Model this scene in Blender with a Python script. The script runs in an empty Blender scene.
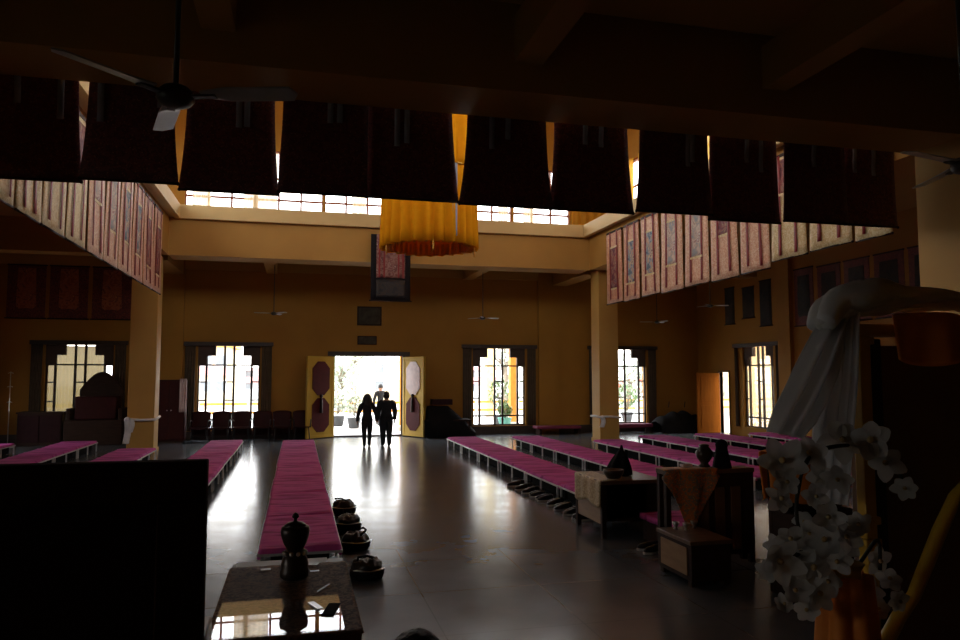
import bpy, bmesh, math, random
from mathutils import Vector, Matrix, noise
PI = math.pi
random.seed(7)
SC = bpy.context.scene
COL = SC.collection
NUM = ['first', 'second', 'third', 'fourth', 'fifth', 'sixth', 'seventh', 'eighth', 'ninth', 'tenth', 'eleventh', 'twelfth']

# ------------------------------------------------------------------ camera
H = 2.1
YAW, PITCH, FPX = math.radians(13.94), math.radians(4.28), 735.0
cam = bpy.data.cameras.new('camera')
cam.sensor_width = 36.0
cam.lens = 36.0 * FPX / 960.0
cam.clip_end = 500
cam.clip_start = 0.02
cob = bpy.data.objects.new('camera', cam)
cob.location = (0, 0, H)
cob.rotation_euler = (PI / 2 + PITCH, 0, -YAW)
COL.objects.link(cob)
SC.camera = cob
_f = Vector((math.sin(YAW) * math.cos(PITCH), math.cos(YAW) * math.cos(PITCH), math.sin(PITCH)))
_r = Vector((math.cos(YAW), -math.sin(YAW), 0))
_u = _r.cross(_f)


def at(x, y, Y):
    """the point seen at pixel x, y on the vertical plane at distance Y"""
    d = _f * FPX + _r * (x - 480) + _u * (320 - y)
    return Vector((0, 0, H)) + d * (Y / d.y)


# ------------------------------------------------------------------ materials
def mat(name, c, rough=.7, c2=None, scale=6.0, metal=0.0, bump=0.0, bscale=None, spec=.5, stretch=None, detail=4, contrast=(.35, .65), sheen=0.0):
    m = bpy.data.materials.new(name)
    m.use_nodes = True
    nt = m.node_tree
    b = nt.nodes['Principled BSDF']
    b.inputs['Roughness'].default_value = rough
    b.inputs['Metallic'].default_value = metal
    b.inputs['Specular IOR Level'].default_value = spec
    if sheen:
        b.inputs['Sheen Weight'].default_value = sheen
    c2 = c2 or tuple(v * .8 for v in c)
    tc = nt.nodes.new('ShaderNodeTexCoord')
    mp = nt.nodes.new('ShaderNodeMapping')
    if stretch:
        mp.inputs['Scale'].default_value = stretch
    nt.links.new(tc.outputs['Object'], mp.inputs['Vector'])
    n = nt.nodes.new('ShaderNodeTexNoise')
    n.inputs['Scale'].default_value = scale
    n.inputs['Detail'].default_value = detail
    nt.links.new(mp.outputs['Vector'], n.inputs['Vector'])
    r = nt.nodes.new('ShaderNodeValToRGB')
    r.color_ramp.elements[0].position, r.color_ramp.elements[1].position = contrast
    r.color_ramp.elements[0].color = (*c, 1)
    r.color_ramp.elements[1].color = (*c2, 1)
    nt.links.new(n.outputs['Fac'], r.inputs['Fac'])
    nt.links.new(r.outputs['Color'], b.inputs['Base Color'])
    if bump:
        n2 = nt.nodes.new('ShaderNodeTexNoise')
        n2.inputs['Scale'].default_value = bscale or scale * 3
        n2.inputs['Detail'].default_value = 5
        nt.links.new(mp.outputs['Vector'], n2.inputs['Vector'])
        bp = nt.nodes.new('ShaderNodeBump')
        bp.inputs['Strength'].default_value = bump
        bp.inputs['Distance'].default_value = .02
        nt.links.new(n2.outputs['Fac'], bp.inputs['Height'])
        nt.links.new(bp.outputs['Normal'], b.inputs['Normal'])
    return m


def brocade(name, base, fig, fleck, scale=14.0):
    """woven silk: vine-like figures and pale flecks over a ground colour"""
    m = bpy.data.materials.new(name)
    m.use_nodes = True
    nt = m.node_tree
    N, L = nt.nodes, nt.links
    b = N['Principled BSDF']
    b.inputs['Roughness'].default_value = .6
    b.inputs['Sheen Weight'].default_value = .2
    tc = N.new('ShaderNodeTexCoord')
    w = N.new('ShaderNodeTexNoise')
    w.inputs['Scale'].default_value = scale
    w.inputs['Detail'].default_value = 3
    w.inputs['Distortion'].default_value = 1.6
    L.new(tc.outputs['Object'], w.inputs['Vector'])
    r1 = N.new('ShaderNodeValToRGB')
    r1.color_ramp.elements[0].position = .46
    r1.color_ramp.elements[1].position = .54
    L.new(w.outputs['Fac'], r1.inputs['Fac'])
    v = N.new('ShaderNodeTexVoronoi')
    v.inputs['Scale'].default_value = scale * 1.7
    L.new(tc.outputs['Object'], v.inputs['Vector'])
    r2 = N.new('ShaderNodeValToRGB')
    r2.color_ramp.elements[0].position = .16
    r2.color_ramp.elements[1].position = .24
    r2.color_ramp.elements[0].color = (1, 1, 1, 1)
    r2.color_ramp.elements[1].color = (0, 0, 0, 1)
    L.new(v.outputs['Distance'], r2.inputs['Fac'])
    m1 = N.new('ShaderNodeMix'); m1.data_type = 'RGBA'
    m1.inputs[6].default_value = (*base, 1)
    m1.inputs[7].default_value = (*fig, 1)
    L.new(r1.outputs['Color'], m1.inputs[0])
    m2 = N.new('ShaderNodeMix'); m2.data_type = 'RGBA'
    m2.inputs[7].default_value = (*fleck, 1)
    L.new(r2.outputs['Color'], m2.inputs[0])
    L.new(m1.outputs[2], m2.inputs[6])
    L.new(m2.outputs[2], b.inputs['Base Color'])
    return m


def painting(name, cols, scale=5.0):
    m = bpy.data.materials.new(name)
    m.use_nodes = True
    nt = m.node_tree
    N, L = nt.nodes, nt.links
    b = N['Principled BSDF']
    b.inputs['Roughness'].default_value = .7
    tc = N.new('ShaderNodeTexCoord')
    w = N.new('ShaderNodeTexNoise')
    w.inputs['Scale'].default_value = scale
    w.inputs['Detail'].default_value = 5
    w.inputs['Distortion'].default_value = .8
    L.new(tc.outputs['Object'], w.inputs['Vector'])
    r = N.new('ShaderNodeValToRGB')
    r.color_ramp.interpolation = 'CONSTANT'
    e = r.color_ramp.elements
    e[0].position = 0
    e[0].color = (*cols[0], 1)
    e[1].position = .42
    e[1].color = (*cols[1], 1)
    for i, c in enumerate(cols[2:]):
        k = e.new(.42 + .07 * (i + 1))
        k.color = (*c, 1)
    L.new(w.outputs['Fac'], r.inputs['Fac'])
    L.new(r.outputs['Color'], b.inputs['Base Color'])
    return m


def sheer(name, c, transp=.3, transl=.5, wave=0.0):
    """thin cloth that lets daylight through"""
    m = bpy.data.materials.new(name)
    m.use_nodes = True
    nt = m.node_tree
    N, L = nt.nodes, nt.links
    for n in list(N):
        if n.type == 'BSDF_PRINCIPLED':
            N.remove(n)
    out = [n for n in N if n.type == 'OUTPUT_MATERIAL'][0]
    tc = N.new('ShaderNodeTexCoord')
    no = N.new('ShaderNodeTexNoise')
    no.inputs['Scale'].default_value = 9
    L.new(tc.outputs['Object'], no.inputs['Vector'])
    r = N.new('ShaderNodeValToRGB')
    r.color_ramp.elements[0].color = (*[v * .85 for v in c], 1)
    r.color_ramp.elements[1].color = (*c, 1)
    L.new(no.outputs['Fac'], r.inputs['Fac'])
    d = N.new('ShaderNodeBsdfDiffuse')
    t = N.new('ShaderNodeBsdfTranslucent')
    L.new(r.outputs['Color'], d.inputs['Color'])
    L.new(r.outputs['Color'], t.inputs['Color'])
    mx = N.new('ShaderNodeMixShader')
    mx.inputs[0].default_value = transl
    L.new(d.outputs[0], mx.inputs[1])
    L.new(t.outputs[0], mx.inputs[2])
    tr = N.new('ShaderNodeBsdfTransparent')
    m2 = N.new('ShaderNodeMixShader')
    m2.inputs[0].default_value = transp
    if wave:
        v = N.new('ShaderNodeTexVoronoi')
        v.inputs['Scale'].default_value = wave
        L.new(tc.outputs['Object'], v.inputs['Vector'])
        rr = N.new('ShaderNodeValToRGB')
        rr.color_ramp.elements[0].position = .3
        rr.color_ramp.elements[1].position = .42
        rr.color_ramp.elements[0].color = (.75, .75, .75, 1)
        rr.color_ramp.elements[1].color = (.05, .05, .05, 1)
        L.new(v.outputs['Distance'], rr.inputs['Fac'])
        L.new(rr.outputs['Color'], m2.inputs[0])
    L.new(mx.outputs[0], m2.inputs[1])
    L.new(tr.outputs[0], m2.inputs[2])
    L.new(m2.outputs[0], out.inputs['Surface'])
    return m


def glass_mat(name, rough=0.0):
    m = bpy.data.materials.new(name)
    m.use_nodes = True
    nt = m.node_tree
    N, L = nt.nodes, nt.links
    for n in list(N):
        if n.type == 'BSDF_PRINCIPLED':
            N.remove(n)
    out = [n for n in N if n.type == 'OUTPUT_MATERIAL'][0]
    fr = N.new('ShaderNodeFresnel')
    fr.inputs['IOR'].default_value = 1.5
    ge = N.new('ShaderNodeNewGeometry')
    io = N.new('ShaderNodeMapRange')      # the same reflectance on entering and on leaving the sheet
    io.inputs['To Min'].default_value = 1.5
    io.inputs['To Max'].default_value = 1 / 1.5
    L.new(ge.outputs['Backfacing'], io.inputs['Value'])
    L.new(io.outputs[0], fr.inputs['IOR'])
    t = N.new('ShaderNodeBsdfTransparent')
    g = N.new('ShaderNodeBsdfGlossy')
    g.inputs['Roughness'].default_value = rough
    mx = N.new('ShaderNodeMixShader')
    L.new(fr.outputs[0], mx.inputs[0])
    L.new(t.outputs[0], mx.inputs[1])
    L.new(g.outputs[0], mx.inputs[2])
    L.new(mx.outputs[0], out.inputs['Surface'])
    return m


def floor_mat():
    m = bpy.data.materials.new('polished_floor')
    m.use_nodes = True
    nt = m.node_tree
    N, L = nt.nodes, nt.links
    b = N['Principled BSDF']
    tc = N.new('ShaderNodeTexCoord')
    n = N.new('ShaderNodeTexNoise')
    n.inputs['Scale'].default_value = 1.3
    n.inputs['Detail'].default_value = 8
    L.new(tc.outputs['Object'], n.inputs['Vector'])
    r = N.new('ShaderNodeValToRGB')
    r.color_ramp.elements[0].color = (.1, .108, .12, 1)
    r.color_ramp.elements[1].color = (.148, .158, .17, 1)
    r.color_ramp.elements[0].position = .3
    r.color_ramp.elements[1].position = .7
    L.new(n.outputs['Fac'], r.inputs['Fac'])
    bk = N.new('ShaderNodeTexBrick')
    bk.offset = 0
    bk.inputs['Scale'].default_value = 1
    bk.inputs['Brick Width'].default_value = 1.2
    bk.inputs['Row Height'].default_value = 1.2
    bk.inputs['Mortar Size'].default_value = .006
    bk.inputs['Color1'].default_value = (1, 1, 1, 1)
    bk.inputs['Color2'].default_value = (1, 1, 1, 1)
    bk.inputs['Mortar'].default_value = (.7, .7, .7, 1)
    L.new(tc.outputs['Object'], bk.inputs['Vector'])
    mx = N.new('ShaderNodeMix'); mx.data_type = 'RGBA'; mx.blend_type = 'MULTIPLY'
    mx.inputs[0].default_value = 1
    L.new(r.outputs['Color'], mx.inputs[6])
    L.new(bk.outputs['Color'], mx.inputs[7])
    L.new(mx.outputs[2], b.inputs['Base Color'])
    n2 = N.new('ShaderNodeTexNoise')
    n2.inputs['Scale'].default_value = 2.2
    n2.inputs['Detail'].default_value = 6
    L.new(tc.outputs['Object'], n2.inputs['Vector'])
    rr = N.new('ShaderNodeMapRange')
    rr.inputs['To Min'].default_value = .13
    rr.inputs['To Max'].default_value = .27
    L.new(n2.outputs['Fac'], rr.inputs['Value'])
    L.new(rr.outputs[0], b.inputs['Roughness'])
    n3 = N.new('ShaderNodeTexNoise')
    n3.inputs['Scale'].default_value = 1.6
    n3.inputs['Detail'].default_value = 1
    L.new(tc.outputs['Object'], n3.inputs['Vector'])
    bp = N.new('ShaderNodeBump')
    bp.inputs['Strength'].default_value = .25
    bp.inputs['Distance'].default_value = .01
    L.new(n3.outputs['Fac'], bp.inputs['Height'])
    L.new(bp.outputs['Normal'], b.inputs['Normal'])
    b.inputs['Specular IOR Level'].default_value = .6
    return m


M = {}
M['floor'] = floor_mat()
M['wall'] = mat('yellow_wall_paint', (.38, .178, .016), .75, (.345, .158, .013), 1.2)
M['beam'] = mat('pale_yellow_beam_paint', (.47, .245, .046), .7, (.43, .215, .04), 1.0)
M['pillar'] = mat('pillar_paint', (.6, .345, .08), .65, (.55, .31, .07), 1.0)
M['ceil'] = mat('ceiling_paint', (.46, .265, .055), .8, (.42, .235, .048), .8)
M['parapet'] = mat('parapet_paint', (.66, .47, .2), .7, (.62, .43, .18), 1.0)
M['glass'] = glass_mat('window_glass')
M['table_glass'] = glass_mat('table_glass', .01)
M['darkframe'] = mat('dark_window_frame', (.05, .03, .02), .5)
M['redframe'] = mat('red_brown_frame', (.28, .07, .03), .5)
M['surround'] = mat('dark_window_surround', (.075, .045, .03), .7)
M['darkwood'] = mat('dark_wood', (.04, .018, .01), .6, (.025, .01, .006), 3, stretch=(1, 1, 8), spec=.2)
M['panelwood'] = mat('dark_maroon_panel', (.035, .012, .014), .7, spec=.12)
M['throneframe'] = mat('dull_dark_wood', (.045, .02, .01), .95, (.03, .013, .007), 3, spec=.05)
M['brownwood'] = mat('brown_wood', (.17, .08, .035), .4, (.11, .05, .02), 4, stretch=(1, 6, 1))
M['tanwood'] = mat('tan_wood_panel', (.35, .2, .09), .45, (.27, .15, .065), 4, stretch=(1, 1, 6))
M['orangewood'] = mat('orange_door_wood', (.27, .075, .008), .95, (.22, .06, .006), 3, stretch=(6, 6, .6), spec=.04)
M['yellowdoor'] = mat('yellow_door_paint', (.6, .37, .045), .5, (.56, .34, .04), 2, spec=.2)
M['maroonpaint'] = mat('maroon_door_paint', (.09, .01, .012), .65, spec=.15)
M['pink_sheen_cloth'] = mat('pink_door_sheen_and_cloth', (.62, .42, .4), .25)  # holds the reflective sheen of one door octagon as colour; also the cabinet cloth
M['purple'] = mat('purple_cloth', (.6, .1, .37), .9, (.34, .045, .2), 1.5, bump=.35, bscale=5, spec=.15, stretch=(1, 5, 1), contrast=(.5, .66), detail=6)
M['maroon'] = mat('maroon_cloth', (.2, .02, .06), .85, bump=.3, bscale=6)
M['benchmetal'] = mat('bench_white_metal', (.6, .58, .56), .35, metal=.0)
M['black'] = mat('black_cloth', (.009, .008, .008), .9, (.014, .012, .012), 8, spec=.08)
M['blackgloss'] = mat('black_leather', (.014, .012, .012), .3, bump=.2)
M['palesole'] = mat('pale_sole', (.6, .58, .54), .5)
M['steel'] = mat('pale_metal', (.75, .74, .72), .3, metal=1.0)
M['bronze'] = mat('dark_bronze', (.05, .032, .022), .35, (.03, .02, .014), 14, metal=.4)
M['white'] = mat('white_glossy_paper', (.85, .84, .82), .18, spec=1.0)
M['scarf'] = sheer('white_silk_scarf', (.8, .8, .8), .12, .4)
M['scarfopaque'] = mat('white_scarf', (.85, .84, .82), .6, bump=.4)
M['petal'] = sheer('white_petal', (.55, .53, .49), .05, .3)
M['petalheart'] = mat('flower_heart', (.5, .35, .15), .6)
M['stem'] = mat('dark_stem', (.025, .022, .014), .6)
M['leafgreen'] = mat('leaf_green', (.09, .17, .06), .6, (.16, .25, .1), 5)
M['palegreen'] = mat('pale_leaf_green', (.5, .56, .46), .7, (.6, .64, .55), 5)
M['orange'] = mat('orange_cloth', (.85, .27, .025), .7, (.7, .19, .015), 4, bump=.4, bscale=7)
M['gold'] = mat('gold_cloth', (.78, .46, .03), .45, (.72, .4, .025), 3)
M['goldpost'] = mat('gold_paint', (.62, .38, .03), .4, (.5, .28, .02), 6)
M['goldcurtain'] = sheer('gold_curtain', (.72, .4, .06), .03, .5)
M['goldsilk'] = sheer('gold_silk', (.88, .37, .012), .0, .33)
M['goldband'] = mat('gold_hem_dark', (.72, .33, .03), .55)
M['cream'] = sheer('cream_curtain', (.72, .58, .36), .12, .5)
M['creamthick'] = sheer('thick_cream_curtain', (.27, .2, .075), .02, .3)
M['lace'] = sheer('brown_lace', (.52, .34, .17), .3, .7, wave=20)
M['greycurtain'] = mat('grey_brown_curtain', (.1, .068, .04), .85, bump=.3)
M['greysilk'] = mat('grey_silk', (.3, .3, .33), .6)
M['ribbon'] = mat('red_ribbon', (.27, .014, .014), .55)
M['navy'] = mat('navy_cloth', (.018, .014, .016), .85, spec=.15)
M['broc_pink'] = brocade('pink_brocade', (.76, .49, .29), (.64, .3, .17), (.86, .72, .54))
M['broc_rose'] = brocade('rose_brocade', (.7, .37, .2), (.58, .23, .12), (.8, .58, .38))
M['broc_cream'] = brocade('cream_brocade', (.78, .64, .34), (.66, .48, .2), (.86, .78, .54))
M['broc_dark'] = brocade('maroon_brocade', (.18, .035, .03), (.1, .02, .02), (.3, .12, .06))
M['broc_orange'] = brocade('orange_brocade', (.42, .13, .04), (.28, .07, .03), (.55, .28, .1))
M['broc_gold'] = brocade('gold_table_brocade', (.66, .2, .035), (.26, .22, .16), (.85, .5, .1), 20)
M['broc_runner'] = brocade('brown_runner_brocade', (.3, .15, .075), (.13, .06, .03), (.42, .25, .13), 30)
M['broc_runner'].node_tree.nodes['Principled BSDF'].inputs['Specular IOR Level'].default_value = .05
M['broc_runner'].node_tree.nodes['Principled BSDF'].inputs['Sheen Weight'].default_value = 0
M['broc_pale'] = brocade('pale_table_brocade', (.6, .45, .22), (.42, .27, .12), (.7, .58, .36), 22)
M['p_blue'] = painting('painting_slate', [(.12, .16, .2), (.3, .32, .33), (.48, .3, .2), (.55, .45, .3), (.2, .12, .12)])
M['p_maroon'] = painting('painting_maroon', [(.14, .03, .04), (.24, .06, .06), (.35, .16, .1), (.2, .08, .1), (.4, .25, .14)])
M['p_grey'] = painting('painting_grey', [(.32, .33, .34), (.5, .38, .3), (.62, .5, .4), (.4, .22, .2), (.55, .5, .45)])
M['p_sand'] = painting('painting_sand', [(.55, .36, .22), (.62, .45, .28), (.7, .56, .36), (.45, .2, .14), (.66, .5, .34)])
M['p_rosy'] = painting('painting_rosy', [(.2, .06, .05), (.3, .16, .13), (.22, .09, .07), (.14, .04, .04), (.36, .24, .2)])
M['p_dark'] = painting('painting_dark', [(.012, .013, .016), (.025, .022, .02), (.036, .024, .016), (.016, .018, .024), (.028, .016, .012)])
M['p_rust'] = painting('painting_rust', [(.3, .08, .03), (.42, .14, .05), (.36, .12, .06), (.22, .06, .03), (.5, .22, .08)])
M['frameglass'] = mat('framed_picture', (.05, .042, .03), .8, (.08, .07, .05), 5, spec=.1)
M['fan'] = mat('fan_white_enamel', (.5, .48, .46), .3)
M['fandark'] = mat('fan_hub_metal', (.07, .06, .05), .5, metal=.3)
M['skin'] = mat('skin', (.42, .24, .16), .55)
M['hair'] = mat('dark_hair', (.012, .009, .008), .6, bump=.5, bscale=60)
M['darkshirt'] = mat('dark_shirt', (.012, .012, .014), .9)
M['darktrouser'] = mat('dark_trousers', (.012, .012, .014), .9)
M['greyshirt'] = mat('grey_shirt', (.008, .008, .009), .9)
M['robe'] = mat('maroon_robe', (.14, .02, .025), .85, bump=.3)
M['terrace'] = mat('pale_terrace', (.62, .6, .57), .8, (.55, .53, .5), .7)
M['lowbounce'] = mat('low_bounce_ground', (.03, .05, .02), .9, (.05, .07, .03), 3)  # dark colour for unseen ground, keeps daylight from bouncing indoors
M['ext_cream'] = mat('cream_facade', (.72, .6, .4), .8)
M['ext_pink'] = mat('pink_facade', (.7, .38, .36), .8)
M['ext_red'] = mat('red_roof', (.55, .16, .1), .8)
M['ext_white'] = mat('white_facade', (.75, .74, .72), .8)
M['ext_window'] = mat('facade_window', (.2, .22, .24), .3)
M['orangepaint'] = mat('orange_post_paint', (.8, .34, .05), .6)
M['yellowpaint'] = mat('yellow_post_paint', (.84, .7, .36), .6)
M['pot'] = mat('grey_plant_pot', (.07, .075, .08), .8)
M['tealpot'] = mat('teal_plant_pot', (.1, .35, .3), .6)
M['trunk'] = mat('tree_bark', (.3, .24, .18), .9)
M['plastic'] = mat('dark_red_chair_plastic', (.045, .008, .008), .5, spec=.2)
M['chairmetal'] = mat('chair_dark_metal', (.04, .04, .04), .4, metal=.6)
M['beige'] = mat('beige_box', (.45, .35, .2), .6)
M['bluegrey'] = mat('blue_black_cloth', (.02, .024, .04), .7)


# ------------------------------------------------------------------ mesh helpers
class MB:
    def __init__(s):
        s.v, s.f = [], []

    def add(s, vs, fs):
        o = len(s.v)
        s.v += [tuple(p) for p in vs]
        s.f += [tuple(i + o for i in q) for q in fs]
        return s

    def box(s, x0, x1, y0, y1, z0, z1):
        return s.add([(x0, y0, z0), (x1, y0, z0), (x1, y1, z0), (x0, y1, z0), (x0, y0, z1), (x1, y0, z1), (x1, y1, z1), (x0, y1, z1)],
                     [(0, 3, 2, 1), (4, 5, 6, 7), (0, 1, 5, 4), (1, 2, 6, 5), (2, 3, 7, 6), (3, 0, 4, 7)])

    def prism(s, poly, d):
        """a polygon (3-D points) pushed along the vector d"""
        n = len(poly)
        d = Vector(d)
        vs = [Vector(p) for p in poly] + [Vector(p) + d for p in poly]
        fs = [tuple(range(n - 1, -1, -1)), tuple(range(n, 2 * n))] + [(i, (i + 1) % n, n + (i + 1) % n, n + i) for i in range(n)]
        return s.add(vs, fs)

    def tube(s, pts, r, n=8):
        pts = [Vector(p) for p in pts]
        rs = r if isinstance(r, (list, tuple)) else [r] * len(pts)
        vs, prev = [], None
        for i, p in enumerate(pts):
            t = (pts[min(i + 1, len(pts) - 1)] - pts[max(i - 1, 0)]).normalized()
            a = t.cross(Vector((0, 0, 1)) if abs(t.z) < .95 else Vector((0, 1, 0))).normalized()
            if prev is not None and a.dot(prev) < 0:
                a = -a
            prev = a
            b = t.cross(a)
            for k in range(n):
                an = 2 * PI * k / n
                vs.append(p + (a * math.cos(an) + b * math.sin(an)) * rs[i])
        fs = []
        for i in range(len(pts) - 1):
            for k in range(n):
                fs.append((i * n + k, i * n + (k + 1) % n, (i + 1) * n + (k + 1) % n, (i + 1) * n + k))
        fs.append(tuple(range(n - 1, -1, -1)))
        fs.append(tuple(range((len(pts) - 1) * n, len(pts) * n)))
        return s.add(vs, fs)

    def lathe(s, prof, c=(0, 0, 0), n=20, sx=1, sy=1):
        vs, fs = [], []
        for (r, z) in prof:
            for k in range(n):
                a = 2 * PI * k / n
                vs.append((c[0] + r * math.cos(a) * sx, c[1] + r * math.sin(a) * sy, c[2] + z))
        for i in range(len(prof) - 1):
            for k in range(n):
                fs.append((i * n + k, i * n + (k + 1) % n, (i + 1) * n + (k + 1) % n, (i + 1) * n + k))
        fs.append(tuple(range(n - 1, -1, -1)))
        fs.append(tuple(range((len(prof) - 1) * n, len(prof) * n)))
        return s.add(vs, fs)

    def ball(s, c, r, n=12, sx=1, sy=1, sz=1):
        m = n // 2
        prof = [(max(1e-4, r * math.sin(PI * i / m)), -r * math.cos(PI * i / m) * sz) for i in range(m + 1)]
        return s.lathe(prof, c, n, sx, sy)

    def grid(s, fn, nu, nv, thick=0.0):
        """fn(u, v) -> point, u and v in 0..1; thick gives it a back side"""
        P = [[Vector(fn(i / nu, j / nv)) for j in range(nv + 1)] for i in range(nu + 1)]
        vs = [p for row in P for p in row]
        q = lambda i, j: i * (nv + 1) + j
        fs = [(q(i, j), q(i + 1, j), q(i + 1, j + 1), q(i, j + 1)) for i in range(nu) for j in range(nv)]
        if thick:
            nn = []
            for i in range(nu + 1):
                for j in range(nv + 1):
                    a = P[min(i + 1, nu)][j] - P[max(i - 1, 0)][j]
                    b = P[i][min(j + 1, nv)] - P[i][max(j - 1, 0)]
                    nn.append(a.cross(b).normalized())
            o = len(vs)
            vs += [vs[k] - nn[k] * thick for k in range(o)]
            fs += [tuple(reversed([k + o for k in f])) for f in fs]
            for i in range(nu):
                fs.append((q(i, 0), q(i, 0) + o, q(i + 1, 0) + o, q(i + 1, 0)))
                fs.append((q(i + 1, nv), q(i + 1, nv) + o, q(i, nv) + o, q(i, nv)))
            for j in range(nv):
                fs.append((q(0, j + 1), q(0, j + 1) + o, q(0, j) + o, q(0, j)))
                fs.append((q(nu, j), q(nu, j) + o, q(nu, j + 1) + o, q(nu, j + 1)))
        return s.add(vs, fs)

    def xf(s, mtx, start=0):
        s.v[start:] = [tuple(mtx @ Vector(p)) for p in s.v[start:]]
        return s

    def build(s, name, m, parent=None, smooth=False, bevel=0.0, fix=True):
        me = bpy.data.meshes.new(name)
        me.from_pydata(s.v, [], s.f)
        if fix:
            b = bmesh.new()
            b.from_mesh(me)
            bmesh.ops.recalc_face_normals(b, faces=b.faces)
            b.to_mesh(me)
            b.free()
        me.materials.append(m)
        if smooth:
            for p in me.polygons:
                p.use_smooth = True
        o = bpy.data.objects.new(name, me)
        COL.objects.link(o)
        o.parent = parent
        if bevel:
            bv = o.modifiers.new('bevel', 'BEVEL')
            bv.width = bevel
            bv.segments = 2
            bv.limit_method = 'ANGLE'
        return o


def tag(o, label, cat, group=None):
    o['label'] = label
    o['category'] = cat
    if group:
        o['group'] = group
    return o


def thing(name, label, cat, loc=(0, 0, 0), rz=0.0, group=None):
    o = bpy.data.objects.new(name, None)
    COL.objects.link(o)
    o.location = loc
    o.rotation_euler = (0, 0, rz)
    o.empty_display_size = .1
    return tag(o, label, cat, group)


def struct(o, label=None):
    o['kind'] = 'structure'
    if label:
        o['label'] = label
    return o


def dup(root, loc, rz=None, label=None, group=None, scale=None):
    c = root.copy()
    COL.objects.link(c)
    c.location = loc
    if rz is not None:
        c.rotation_euler = (0, 0, rz)
    if label:
        c['label'] = label
    if group:
        c['group'] = group
    if scale:
        c.scale = scale
    for ch in list(root.children):
        a = ch.copy()
        COL.objects.link(a)
        a.parent = c
        for g in list(ch.children):
            b = g.copy()
            COL.objects.link(b)
            b.parent = a
    return c


def wall_holes(axis, p0, p1, t0, t1, z0, z1, holes):
    """a wall along x (axis 0) or y (axis 1) from p0 to p1, thickness t0..t1, with rectangular holes (a, b, lo, hi)"""
    mb = MB()

    def bx(a, b, lo, hi):
        if b - a < 1e-4 or hi - lo < 1e-4:
            return
        if axis == 0:
            mb.box(a, b, t0, t1, lo, hi)
        else:
            mb.box(t0, t1, a, b, lo, hi)
    cur = p0
    for (a, b, lo, hi) in sorted(holes):
        bx(cur, a, z0, z1)
        bx(a, b, z0, lo)
        bx(a, b, hi, z1)
        cur = b
    bx(cur, p1, z0, z1)
    return mb


# ------------------------------------------------------------------ the hall
XW0, XW1 = -9.6, 15.0          # side walls
YF, YB = 25.5, -3.2            # far wall and wall behind the altar
ZC = 6.3                       # aisle ceiling
PXL, PXR, PYB, PYF = (-4.4, -3.5), (8.9, 9.85), (21.5, 22.4), (8.0, 8.9)
LX0, LX1, LY0, LY1 = -4.7, 10.1, 7.7, 22.6   # lantern walls
LZ = 10.6

struct(MB().box(XW0 - .3, XW1 + .3, YB - .3, YF + .35, -.2, 0).build('floor', M['floor']), 'dark grey polished stone floor with window reflections')
struct(MB().box(-3.6, 1.2, YB, 3.86, 0, .55).build('floor_dais', M['darkwood']), 'raised dark platform before the altar')

# far wall
FW = [(-7.62, 2.85, 'cream'), (-3.15, 2.85, None), (6.07, 2.85, None), (10.85, 2.85, None)]   # left edge of each window, width 1.95
WW, WZ0, WZ1 = 1.95, .3, 3.05
holes = [(x, x + WW, WZ0, WZ1) for x, _, _ in FW] + [(1.24, 3.55, 0, 2.75)]
struct(wall_holes(0, XW0, XW1, YF, YF + .35, 0, ZC, holes).build('wall_far', M['wall']), 'yellow far wall with windows and open doorway')
# right wall with door and window
SIDE_R = ()
SIDE_L = (20.6, 1.2)  # unseen left-wall windows, added to brighten the altar side and far corner
RH = [(23.45, 24.05, 0, 2.2), (20.9, 22.6, .32, 3.05)] + [(y, y + 1.9, .32, 3.05) for y in SIDE_R]
struct(wall_holes(1, YB, YF + .35, XW1, XW1 + .12, 0, ZC, RH).build('wall_right', M['wall']), 'yellow side wall with an orange door')
struct(wall_holes(1, YB, YF + .35, XW0 - .35, XW0, 0, ZC, [(y, y + 1.9, .32, 3.05) for y in SIDE_L]).build('wall_left', M['wall']))
struct(wall_holes(0, XW0 - .35, XW1 + .35, YB - .35, YB, 0, ZC, []).build('wall_front', M['wall']))
# ceiling over the aisles, open in the middle
mb = MB()
mb.box(XW0 - .35, LX0, YB - .35, YF + .35, ZC, ZC + .12)
mb.box(LX1, XW1 + .35, YB - .35, YF + .35, ZC, ZC + .12)
mb.box(LX0, LX1, YB - .35, LY0, ZC, ZC + .12)
mb.box(LX0, LX1, LY1, YF + .35, ZC, ZC + .12)
struct(mb.build('ceiling', M['ceil']), 'yellow aisle ceiling')
# main beams round the opening
BZ = 5.4


def beam(i, x0, x1, y0, y1, z0, m='beam'):
    return struct(MB().box(x0, x1, y0, y1, z0, ZC).build('beam_%d' % i, M[m]))


beam(1, PXL[1], PXR[0], PYB[0], PYB[1], BZ)
beam(2, PXL[1], PXR[0], PYF[0], PYF[1], BZ)
beam(3, PXL[0], PXL[1], PYF[1], PYB[0], BZ)
beam(4, PXR[0], PXR[1], PYF[1], PYB[0], BZ)
k = 5
for x0 in (PXL[0] + .15, PXR[0] + .15):
    beam(k, x0, x0 + .6, PYB[1], YF, 5.38, 'beam'); k += 1
    beam(k, x0, x0 + .6, YB, PYF[0], 5.35, 'ceil'); k += 1
for y0 in (PYB[0] + .15, PYF[0] + .15):
    beam(k, XW0, PXL[0], y0, y0 + .6, 5.4, 'ceil'); k += 1
    beam(k, PXR[1], XW1, y0, y0 + .6, 5.4, 'ceil'); k += 1
for x0 in (-1.05, 2.4, 5.7):
    beam(k, x0, x0 + .35, YB, PYF[0], 5.75, 'ceil'); k += 1
    beam(k, x0, x0 + .35, PYB[1], YF, 5.5, 'beam'); k += 1
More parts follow.
